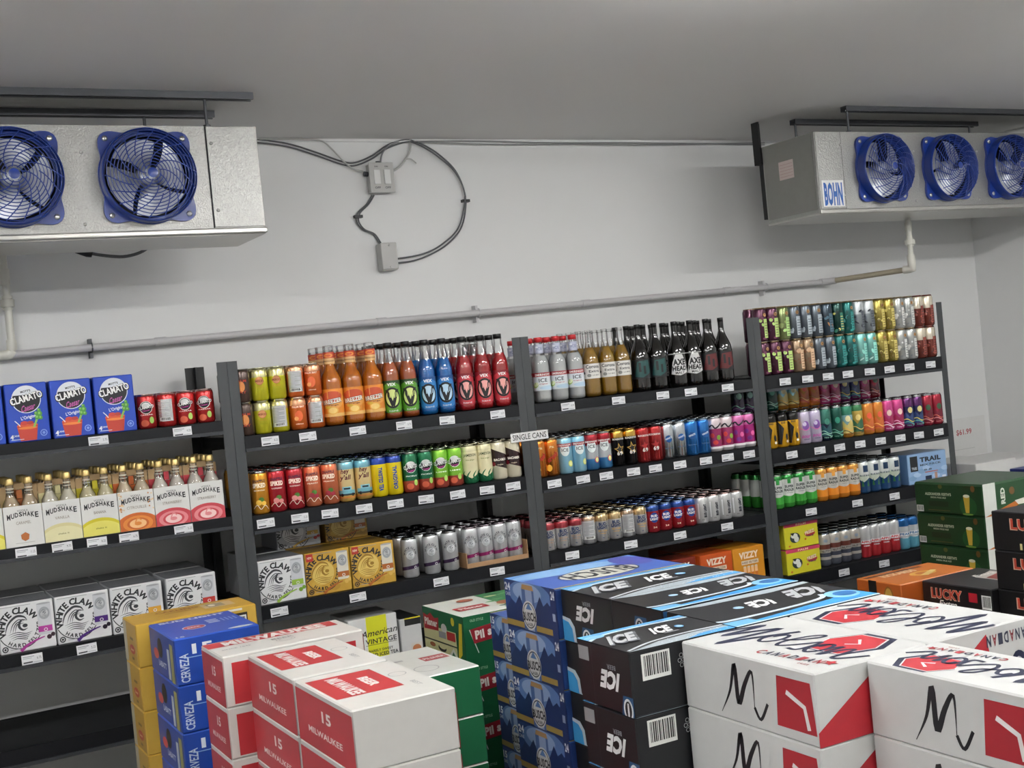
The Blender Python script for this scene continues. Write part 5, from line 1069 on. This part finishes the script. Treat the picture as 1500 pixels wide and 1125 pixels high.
stack(carton_mesh(.21, .30, .122, {'*': '#1f6a44', 'T': '#cfd1cc'}, {'T': (pil_top(.21, .30), 0)}), -.11, -1.325, .854, .122, 'green and white case behind the white one', 2)
# right-hand stacks
KE = carton_mesh(.40, .365, .1325, {'*': '#163a1c', 'F': '#1a4722'}, {'L': (keith_side(.365, .1325), 0), 'F': (keith_front(.40, .1325), 0)}, r=.008)
stack(KE, 2.735, -.955, 1.06, .1325, 'dark green pale ale case', 4, place=' beside the end bay')
LU = carton_mesh(.27, .40, .1239, {'*': '#121113', 'T': '#1b1b1e'}, {'L': (lucky_side(.40, .1239), 0)})
stack(LU, 1.90, -2.105, 1.115, .1239, 'black beer case with red letters', 4, place=', tall right stack')
LF = carton_mesh(.27, .285, .1239, {'*': '#121113', 'T': '#1a1a1d'}, {'L': (lucky_side2(.285, .1239), 0), 'T': (lucky_top(.27, .285), 0)})
stack(LF, 1.875, -1.700, .8673, .1239, 'black beer case with red square', 2, place=', low stack by tall one')
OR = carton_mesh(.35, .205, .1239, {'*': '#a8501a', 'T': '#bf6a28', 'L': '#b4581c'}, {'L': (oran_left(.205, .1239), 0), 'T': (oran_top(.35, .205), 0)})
stack(OR, 1.785, -1.408, .8673, .1239, 'orange beer case behind the black one', 2)
a = Art(.4, .13); a.text('5%', .05, .10, .025, '#c9d2e8', w=.04); a.text('ALC', .09, .10, .012, '#c9d2e8', w=.02); a.rect(.03, .07, .10, .074, '#8090c0')
stack(carton_mesh(.27, .40, .132, {'*': '#16246b'}, {'L': (a, 0)}), 3.235, -1.075, 1.056, .132, 'navy blue case at right edge', 2)
def whitebox(w, h):
    a = Art(w, h); a.rect(w*.55, h*.45, w*.62, h*.75, '#77797b'); a.rect(w*.2, h*.7, w*.9, h*.715, '#b0b0ae'); a.text('mo.', w*.2, h*.45, h*.22, '#2e3038', w=w*.18, bold=.02); a.rect(w*.7, h*.2, w*.85, h*.5, '#9a9c9e'); return a
for i, (x, y, zt, hh, w) in enumerate(((3.74, -.05, 1.0, .25, .30), (4.06, .0, .98, .245, .32), (3.74, -.45, .93, .2325, .30))):
    me = carton_mesh(w, .38, hh, {'*': '#cfcfcd'}, {'F': (whitebox(w, hh), 0), 'L': (whitebox(.38, hh), 0)}, mat_='matte')
    stack(me, x, y, zt, hh, ('plain white carton near the end post', 'plain white carton near right corner', 'plain white carton nearest the green cases')[i], 2)
# price written on a white sheet on the wall
a = Art(.30, .22); a.rect(0, 0, .30, .22, '#dcdcda'); a.text('$61.99', .12, .14, .030, '#b04a52', w=.125, bold=.02); a.rect(.02, .04, .2, .043, '#c2c2c0')
mb = MB(); mb.box(0, -.001, 0, .30, 0, .22, lin('#dcdcda')); a.flat(mb, (0, -.001, 0), (1, 0, 0), (0, 0, 1))
tag(mb.build('price_sheet', MT['matte'], None, (4.29, WALL-.0005, .95)), 'white sheet with red price on the back wall', 'sign')

# ---------------------------------------------------------------- evaporator units
UY0, UY1, UZ0, UZ1 = -.20, .155, 2.268, 2.640
def fan_unit(root, x, z, spin):
    R = .155
    f = empty('fan', (x, UY0, z)); f.parent = root
    # mounting plate with four lobes and a round opening
    mb = MB(); n = 96; th = .012; inner = []; outer = []
    for i in range(n):
        t = 2*PI*i/n; k = max(0, math.cos(4*(t-PI/4)))**1.6; ro = .159+.040*k+.001
        outer.append((ro*math.cos(t), ro*math.sin(t))); inner.append((.140*math.cos(t), .140*math.sin(t)))
    V = [(a, -th, b) for a, b in inner]+[(a, -th, b) for a, b in outer]+[(a, 0, b) for a, b in outer]+[(a, .0, b) for a, b in inner]
    F = []
    for i in range(n):
        j = (i+1) % n; F += [[i, j, n+j, n+i], [n+i, n+j, 2*n+j, 2*n+i], [3*n+i, 3*n+j, j, i]]
    mb.add(V, F)
    # raised rim
    P = [(.157, .010), (.158, .050), (.156, .058), (.153, .061), (.151, .058), (.150, .040)]
    for a_, b_ in zip(P, P[1:]):
        V = []; F = []
        for i in range(n): t = 2*PI*i/n; V += [(a_[0]*math.cos(t), -a_[1], a_[0]*math.sin(t)), (b_[0]*math.cos(t), -b_[1], b_[0]*math.sin(t))]
        for i in range(n): j = (i+1) % n; F.append([2*i, 2*i+1, 2*j+1, 2*j])
        mb.add(V, F, smooth=True)
    mb.build('guard_plate', MT['blue'], f)
    # domed wire grille: rings and curved spokes
    g = MB(); dome = lambda r: .058+.034*math.sqrt(max(0, 1-(r/.158)**2))
    for k in range(12):
        r = .026+.0108*k; m = 40
        g.tube([(r*math.cos(2*PI*i/m), -dome(r), r*math.sin(2*PI*i/m)) for i in range(m+1)], .0017, 5, caps=False)
    for s_ in range(18):
        pts = []; r0 = .022 if s_ % 2 == 0 else .075
        for i in range(10):
            r = r0+(.150-r0)*i/9; t = 2*PI*s_/18+1.15*(1-(r-.02)/.13)**1.4+spin*.2; pts.append((r*math.cos(t), -dome(r)-.0008, r*math.sin(t)))
        g.tube(pts, .0020, 5)
    V = [(0, -.0965, 0)]+[(.017*math.cos(2*PI*i/16), -.093, .017*math.sin(2*PI*i/16)) for i in range(16)]
    g.add(V, [[0, 1+i, 1+(i+1) % 16] for i in range(16)], smooth=True)
    g.build('grille', MT['blue'], f)
    # blades and hub
    b = MB(); nb = 4
    for k in range(nb):
        V = []; F = []; m = 8
        for i in range(m+1):
            r = .030+.100*i/m; half = .60+.10*(i/m)
            for j in range(7):
                u = -1+2*j/6; t = 2*PI*k/nb+spin+u*half+.25*(i/m); V.append((r*math.cos(t), .000-.020*u, r*math.sin(t)))
        for i in range(m):
            for j in range(6): q = i*7+j; F.append([q, q+1, q+8, q+7])
        b.add(V, F, smooth=True)
    b.build('fan_blades', MT['blade'], f)
    h = MB(); h.lathe([(0, -.030), (.020, -.028), (.034, -.018), (.038, .03), (0, .03)], 20); o = h.build('motor_hub', MT['blade'], f); o.rotation_euler = (-PI/2, 0, 0)
    c = MB(); V = []; m = 40
    for rr, yy in ((.139, -.002), (.139, .045), (0, .045)):
        V += [(rr*math.cos(2*PI*i/m), yy, rr*math.sin(2*PI*i/m)) for i in range(m)]
    c.add(V, [[k*m+i, k*m+(i+1) % m, (k+1)*m+(i+1) % m, (k+1)*m+i] for k in range(2) for i in range(m)])
    c.build('fan_duct', MT['cavity'], f)
    for i in range(4):
        t = PI/4+PI/2*i; s_ = MB(); s_.lathe([(.0095, 0), (.0095, .002), (.006, .004), (0, .005)], 12)
        o = s_.build('screw', MT['screw'], f, (.181*math.cos(t), -.012, .181*math.sin(t))); o.rotation_euler = (PI/2, 0, 0)
def evaporator(name, x0, x1, fans, seam, label, mirrored):
    root = empty(name, (0, 0, 0), 0, label, 'cooling unit', 'ceiling cooling units')
    zc = 2.466
    mb = MB()
    # front sheet with round cut-outs is made of panels around the openings
    xs = sorted(fans); zt, zb = UZ1, UZ0+.006
    def sheet(xa, xb, cx):
        n = 40; V = []; F = []; y = UY0
        for i in range(n):
            t = 2*PI*i/n; c, s = math.cos(t), math.sin(t)
            V.append((cx+.1415*c, y, zc+.1415*s))
            sx = (xb-cx)/c if c > 1e-6 else ((xa-cx)/c if c < -1e-6 else 1e9); sz = (zt-zc)/s if s > 1e-6 else ((zb-zc)/s if s < -1e-6 else 1e9); q = min(sx, sz); V.append((cx+q*c, y, zc+q*s))
        for i in range(n): j = (i+1) % n; F.append([2*i, 2*i+1, 2*j+1, 2*j])
        # corners
        for X, Z in ((xa, zb), (xb, zb), (xb, zt), (xa, zt)):
            t = math.atan2(Z-zc, X-cx) % (2*PI); i = int(t/(2*PI)*n) % n; V.append((X, y, Z)); F.append([2*i+1, len(V)-1, 2*((i+1) % n)+1])
        mb.add(V, F)
    edges = [x0+.001]+[(a_+b_)/2 for a_, b_ in zip(xs, xs[1:])]+[x1-.001]
    for i, cx in enumerate(xs): sheet(edges[i], edges[i+1], cx)
    mb.box(x0, UY0+.0005, UZ0+.004, x0+.004, UY1, UZ1); mb.box(x1-.004, UY0+.0005, UZ0+.004, x1, UY1, UZ1)
    mb.box(x0+.004, UY0+.0005, UZ1-.004, x1-.004, UY1, UZ1); mb.box(x0+.004, UY1-.004, UZ0+.004, x1-.004, UY1, UZ1-.004)
    mb.build('housing', MT['galv'], root)
    p = MB(); p.rbox(x0-.004, UY0-.010, UZ0-.002, x1+.004, UY0+.006, UZ0+.018, .005, seg=2); p.box(x0, UY0+.006, UZ0-.004, x1, UY1, UZ0+.004); p.build('drain_pan', MT['galvedge'], root)
    e = MB(); a_, b_ = seam; e.rbox(a_+.002, UY0-.004, UZ0+.022, b_, UY0-.0002, UZ1-.001, .0012); e.build('access_panel', MT['galv'], root)
    MB().box(a_-.002 if not mirrored else b_, UY0-.0022, UZ0+.02, a_+.002 if not mirrored else b_+.003, UY0-.0001, UZ1-.001).build('panel_seam', MT['cavity'], root)
    for cx in xs: fan_unit(root, cx, zc, .4+cx)
    sp = [((seam[1]-.006) if mirrored else (seam[0]+.016), UZ1-.06), ((seam[1]-.006) if mirrored else (seam[0]+.018), UZ0+.08)]
    sp += [((c1+c2)/2+d_, z_) for c1, c2 in zip(xs, xs[1:]) for d_, z_ in ((.01, UZ1-.09), (.0, UZ0+.045))]
    for sx, sz in sp:
        s_ = MB(); s_.lathe([(.0055, 0), (.0055, .002), (.003, .004), (0, .0045)], 10); o = s_.build('screw', MT['screw'], root, (sx, UY0-.004 if (sx > seam[0] and sx < seam[1]) else UY0, sz)); o.rotation_euler = (PI/2, 0, 0)
    return root
EL = evaporator('evaporator', -1.50, .130, [-1.125, -.695, -.265], (-.052, .128), 'galvanised cooling unit with blue fans hanging at upper left', False)
ER = evaporator('evaporator', 2.722, 4.58, [3.119, 3.549, 3.985, 4.35-.0], (2.726, 2.880), 'galvanised cooling unit with blue fans hanging at upper right', True)
MB().box(.1302, UY0+.02, UZ0+.02, .132, UY1-.02, UZ1-.01).build('end_cover', MT['galv'], EL)
o = MB().box(2.7195, UY0+.015, UZ0+.02, 2.7215, UY1-.01, UZ1-.004).build('end_cover', mat('dull_galvanised', '#8f8f8a', .5, .5, noise=.06, nscale=40, bump=.3), ER)
MB().box(2.728, UY1+.001, UZ0+.03, 4.5, UY1+.035, UZ1-.0).build('rear_coil', MT['black'], ER)
a = Art(.13, .12); a.rect(0, 0, .13, .12, '#dfe0de'); a.text('BOHN', .065, .060, .098, '#1f5aa8', w=.112, bold=.05)
mb = MB(); a.flat(mb, (2.742, UY0-.0042, UZ0+.03), (1, 0, 0), (0, 0, 1)); mb.build('brand_plate', MT['label'], ER)
a = Art(.10, .085); a.rect(0, 0, .10, .085, '#cdbcb8')
for i in range(5): a.rect(.006, .012+.014*i, .094, .014+.014*i, '#b5908c')
mb = MB(); a.flat(mb, (2.7192, .045, 2.46), (0, -1, 0), (0, 0, 1)); mb.build('warning_label', MT['label'], ER)
# ceiling channels and hanger rods
def channel(x0, x1, y, label):
    mb = MB(); z1 = CEIL-.0005; z0 = z1-.024
    mb.box(x0, y-.020, z1-.004, x1, y+.020, z1); mb.box(x0, y-.020, z0, x1, y-.017, z1-.004); mb.box(x0, y+.017, z0, x1, y+.020, z1-.004)
    mb.box(x0, y-.017, z0, x1, y-.009, z0+.003); mb.box(x0, y+.009, z0, x1, y+.017, z0+.003)
    return tag(mb.build('strut_channel', MT['dark']), label, 'channel', 'dark steel ceiling channels')
channel(-1.45, .135, -.172, 'dark steel channel on ceiling above left cooling unit, front')
channel(-1.45, .075, .115, 'dark steel channel on ceiling above left cooling unit, rear')
channel(2.945, 4.55, -.175, 'dark steel channel on ceiling above right cooling unit, front')
channel(2.885, 4.15, .105, 'dark steel channel on ceiling above right cooling unit, rear')
def rod(x, y, label, zend=UZ1-.03):
    t = empty('hanger_rod', (x, y, UZ1), 0, label, 'rod', 'threaded hanger rods')
    MB().tube([(0, 0, .001), (0, 0, CEIL-UZ1-.0262)], .0055, 8).build('rod', MT['dark'], t)
    MB().lathe([(.013, .002), (.013, .010), (.0, .010)], 6, smooth=False).build('nut', MT['dark'], t); MB().lathe([(.018, .0005), (.018, .002), (0, .002)], 12).build('washer', MT['dark'], t)
for x, y, l in ((-.035, -.172, 'hanger rod at front corner of left cooling unit'), (-.18, .115, 'hanger rod behind the left cooling unit fans'), (-1.3, -.172, 'hanger rod at far left of left cooling unit'),
                (2.965, -.175, 'hanger rod at front corner of right cooling unit'), (2.90, .105, 'hanger rod at rear corner of right cooling unit'), (4.10, .105, 'hanger rod at far end of rear right channel'), (4.4, -.175, 'hanger rod at far right of right cooling unit')): rod(x, y, l)
mb = MB(); mb.box(2.712, .158, 2.56, 2.7205, .205, CEIL-.001); mb.box(2.7207, .2, 2.56, 2.76, .205, CEIL-.001)
tag(mb.build('support_bracket', MT['black']), 'black steel bracket at left end of right cooling unit', 'bracket')

# ---------------------------------------------------------------- pipes, cables and boxes on the wall
PY = .548
def drain_pipe():
    t = empty('drain_pipe', (0, 0, 0), 0, 'long white drain pipe sloping along the back wall', 'pipe')
    r = .0145; zL = 1.938; zR = 2.003; xR = 3.43
    zz = lambda x: zL+(x+.65)*(zR-zL)/(xR+.65)
    MB().tube([(-1.6, PY, zz(-1.6)), (xR, PY, zz(xR))], r, 14).build('pipe', MT['wallpipe'], t)
    for x in (-.10, .85, 1.9, 2.75): MB().tube([(x-.022, PY, zz(x-.022)), (x+.022, PY, zz(x+.022))], r+.0028, 14).build('coupling', MT['wallpipe'], t)
    # left drop
    MB().tube([(-.652, PY-.003, zL+.02), (-.652, PY-.003, 2.10)], r, 14).build('pipe', MT['pvc'], t)
    MB().tube([(-.652, PY-.003, 2.10), (-.652, PY-.003, 2.36)], r*.92, 14).build('pipe', MT['pvc'], t)
    MB().tube([(-.652, PY-.003, 2.105), (-.652, PY-.003, 2.115)], r*1.3, 16).build('union', MT['pvc'], t)
    MB().tube([(-.652, PY-.003, 2.117), (-.652, PY-.003, 2.145)], r*1.75, 8).build('union_nut', MT['pvc'], t)
    MB().tube([(-.652, PY-.003, 2.147), (-.652, PY-.003, 2.158)], r*1.35, 16).build('union', MT['pvc'], t)
    MB().tube([(-.652, PY-.003, 2.20), (-.652, PY-.003, 2.26)], r*1.22, 16).build('coupling', MT['pvc'], t)
    e = [(-.652, PY-.003, zL+.055)]+[(-.652-.02*(1-math.cos(q)), PY-.003, zL+.02-.02*math.sin(q)) for q in [0, .4, .8, 1.2, PI/2]]+[(-.70, PY-.003, zL-.001)]
    MB().tube(e, r*1.3, 14).build('elbow', MT['pvc'], t)
    # right drop
    p = Vector((3.585, .10, 2.012)); q = Vector((xR, PY, zR))
    MB().tube([p, q], r, 14).build('pipe', mat('shaded_pvc', '#a9a08c', .5), t); MB().tube([q+Vector((-.05, 0, 0)), q, q+(p-q).normalized()*.05], r*1.25, 14).build('elbow', MT['wallpipe'], t)  # darker tan pipe run: the shadow on it is painted into its colour
    MB().tube([p+Vector((0, 0, .03)), p+Vector((0, 0, UZ0-2.018))], r*.95, 14).build('pipe', MT['pvc'], t)
    MB().tube([p+Vector((0, 0, .07)), p+Vector((0, 0, .015)), p+Vector((0, 0, .0)), p+(q-p).normalized()*.012, p+(q-p).normalized()*.045], r*1.4, 14).build('elbow', MT['pvc'], t)
    for a_, b_, k in ((.115, .122, 1.3), (.124, .146, 1.9), (.148, .156, 1.3), (.19, .235, 1.25)): MB().tube([p+Vector((0, 0, a_)), p+Vector((0, 0, b_))], r*k, 12).build('union', MT['pvc'], t)
    for x in (-.365, 1.325, 3.005):
        z = zz(x); m = 14
        MB().tube([(x, PY+.02*math.cos(s_), z+.019*math.sin(s_)) for s_ in [PI*.5+PI*1.25*i/m for i in range(m+1)]], .0028, 6).build('pipe_clip', MT['wallpipe'] if x > 0 else MT['dark'], t)
        MB().box(x-.006, PY+.015, z-.04, x+.006, WALL-.0005, z+.035).build('clip_bracket', MT['wallpipe'] if x > 0 else MT['dark'], t)
drain_pipe()
def wp(px, py, off=.012): return at(px, py, y=WALL-off)
def cable(pts, r, label, m='cable', off=.012, name='cable', cat='cable', group=None):
    P = [wp(x, y, off) for x, y in pts]; return tag(MB().tube(catmull(P, 6), r, 8).build(name, MT[m]), label, cat, group)
g = 'grey cables clipped to the back wall'
for k, (dy, off, side) in enumerate(((0, .010, 'upper'), (4.4, .012, 'lower'))):
    cable([(330, 204+dy), (375, 204.5+dy), (420, 210+dy), (460, 222+dy), (500, 236+dy), (520, 238+dy), (545, 228+dy), (565, 214+dy), (585, 206+dy), (600, 204.5+dy*.6)], .0036, '%s of twin cables looping from left cooling unit' % side, 'cabledark', off, group=g)
for k, (d, side) in enumerate(((0, 'outer'), (-7, 'inner'))):
    cable([(601, 205-d*.3), (622, 213-d*.5), (645, 228-d*.6), (667, 250-d*.35), (680, 280+d*.0), (682-(-d)*.35, 305), (675+d*.6, 335), (655+d*.5, 358+d*.45), (630, 373+d*.7), (605, 382+d*.95), (576, 386+d*.9)], .0038, '%s of twin cables curving down to lower box' % side, 'cabledark', .012+k*.010, group=g)
for k, side in ((0, 'left'), (1, 'right')):
    cable([(545+k*3, 286), (537+k*3, 299), (524+k*3.5, 312), (522+k*3.5, 324), (531+k*3, 336), (546+k*3, 343), (556+k*2.5, 357)], .0034, '%s of twin cables linking the two boxes' % side, 'cabledark', .010, group=g)
cable([(380, 203.5), (440, 204), (470, 206), (485, 217), (500, 233), (515, 246), (532, 251)], .0038, 'loose pale cable entering the switch box from left', 'boxgrey', .024, group=g)
cable([(601, 206), (600, 222), (592, 236), (583, 246), (572, 252)], .0048, 'knotted pale cable entering switch box from right', 'boxgrey', .014, group=g)
cable([(594, 233), (602, 233), (610, 239)], .0026, 'short frayed cable end beside the switch box', 'boxgrey', .016, group=g)
cable([(584, 207), (570, 213), (560, 225), (557, 243)], .0040, 'cable dropping into top of the switch box', 'cable', .012, group=g)
cable([(606, 207), (700, 206.5), (800, 209), (900, 209), (1010, 210), (1120, 212)], .0026, 'thin cable running along the ceiling line, upper', 'cable', .020, group=g)
cable([(612, 208), (690, 210.5), (760, 211.5), (830, 211), (950, 212), (1120, 209)], .0024, 'thin cable sagging under the ceiling line, lower', 'cable', .026, group=g)
for (px, py, lab) in ((680, 295, 'black cable clip on twin cable loop'), (523, 318, 'black cable clip beside the short cables')):
    p = wp(px, py, .0); o = MB().box(-.018, -.024, -.006, .018, -.001, .006).build('cable_clip', MT['capblack'], None, (p.x, WALL, p.z)); tag(o, lab, 'clip')
p = wp(553, 263, 0)
t = empty('switch_box', (p.x, WALL, p.z), 0, 'grey double switch box high on the back wall', 'switch')
MB().rbox(-.052, -.046, -.062, .052, -.001, .062, .004, seg=2).build('housing', MT['boxgrey'], t)
MB().rbox(-.058, -.052, -.066, .058, -.0465, .066, .002).build('cover_plate', MT['boxgrey'], t)
for sx in (-.024, .024):
    MB().rbox(sx-.015, -.058, -.030, sx+.015, -.0525, .034, .002).build('rocker_switch', MT['white'], t)
    a = Art(.04, .012); a.text('OFF', .02, .006, .009, '#303236', w=.026); mb = MB(); a.flat(mb, (sx-.02, -.0522, -.050), (1, 0, 0), (0, 0, 1)); mb.build('switch_text', MT['label'], t)
    a = Art(.04, .012); a.text('ON', .02, .006, .007, '#303236', w=.016); mb = MB(); a.flat(mb, (sx-.02, -.0522, .042), (1, 0, 0), (0, 0, 1)); mb.build('switch_text', MT['label'], t)
MB().tube([(-.052, -.02, .02), (-.070, -.02, .022)], .011, 12).build('cable_gland', MT['dark'], t); MB().tube([(.0, -.02, .062), (.0, -.02, .076)], .010, 12).build('cable_gland', MT['dark'], t)
p = wp(563, 378, 0)
t = empty('junction_box', (p.x, WALL, p.z), 0, 'small grey junction box below the switch box', 'electrical box')
MB().rbox(-.036, -.055, -.060, .036, -.001, .060, .005, seg=2).build('housing', MT['boxgrey'], t)
MB().rbox(-.038, -.062, -.056, .038, -.0555, .060, .003).build('cover_plate', MT['boxgrey'], t)
for zz in (-.045, .048): o = MB().lathe([(.004, 0), (.004, .0015), (0, .002)], 8).build('screw', MT['screw'], t, (0, -.062, zz)); o.rotation_euler = (PI/2, 0, 0)
# short hose under the left unit
P = [at(x, y, y=.30) for x, y in ((112, 366), (128, 370), (150, 374), (180, 376), (205, 370), (222, 359))]
t = empty('drain_hose', (0, 0, 0), 0, 'black rubber hose curving under the left cooling unit', 'hose')
MB().tube(catmull(P, 5), .006, 10).build('hose', MT['cabledark'], t); MB().tube([P[0]+Vector((0, 0, .01)), P[0], P[1], P[1]+(P[2]-P[1])*.3], [.010, .013, .017, .015], 10).build('hose_fitting', MT['black'], t)
print('cans as objects', NCAN[0], 'stuff', len(STUFF))
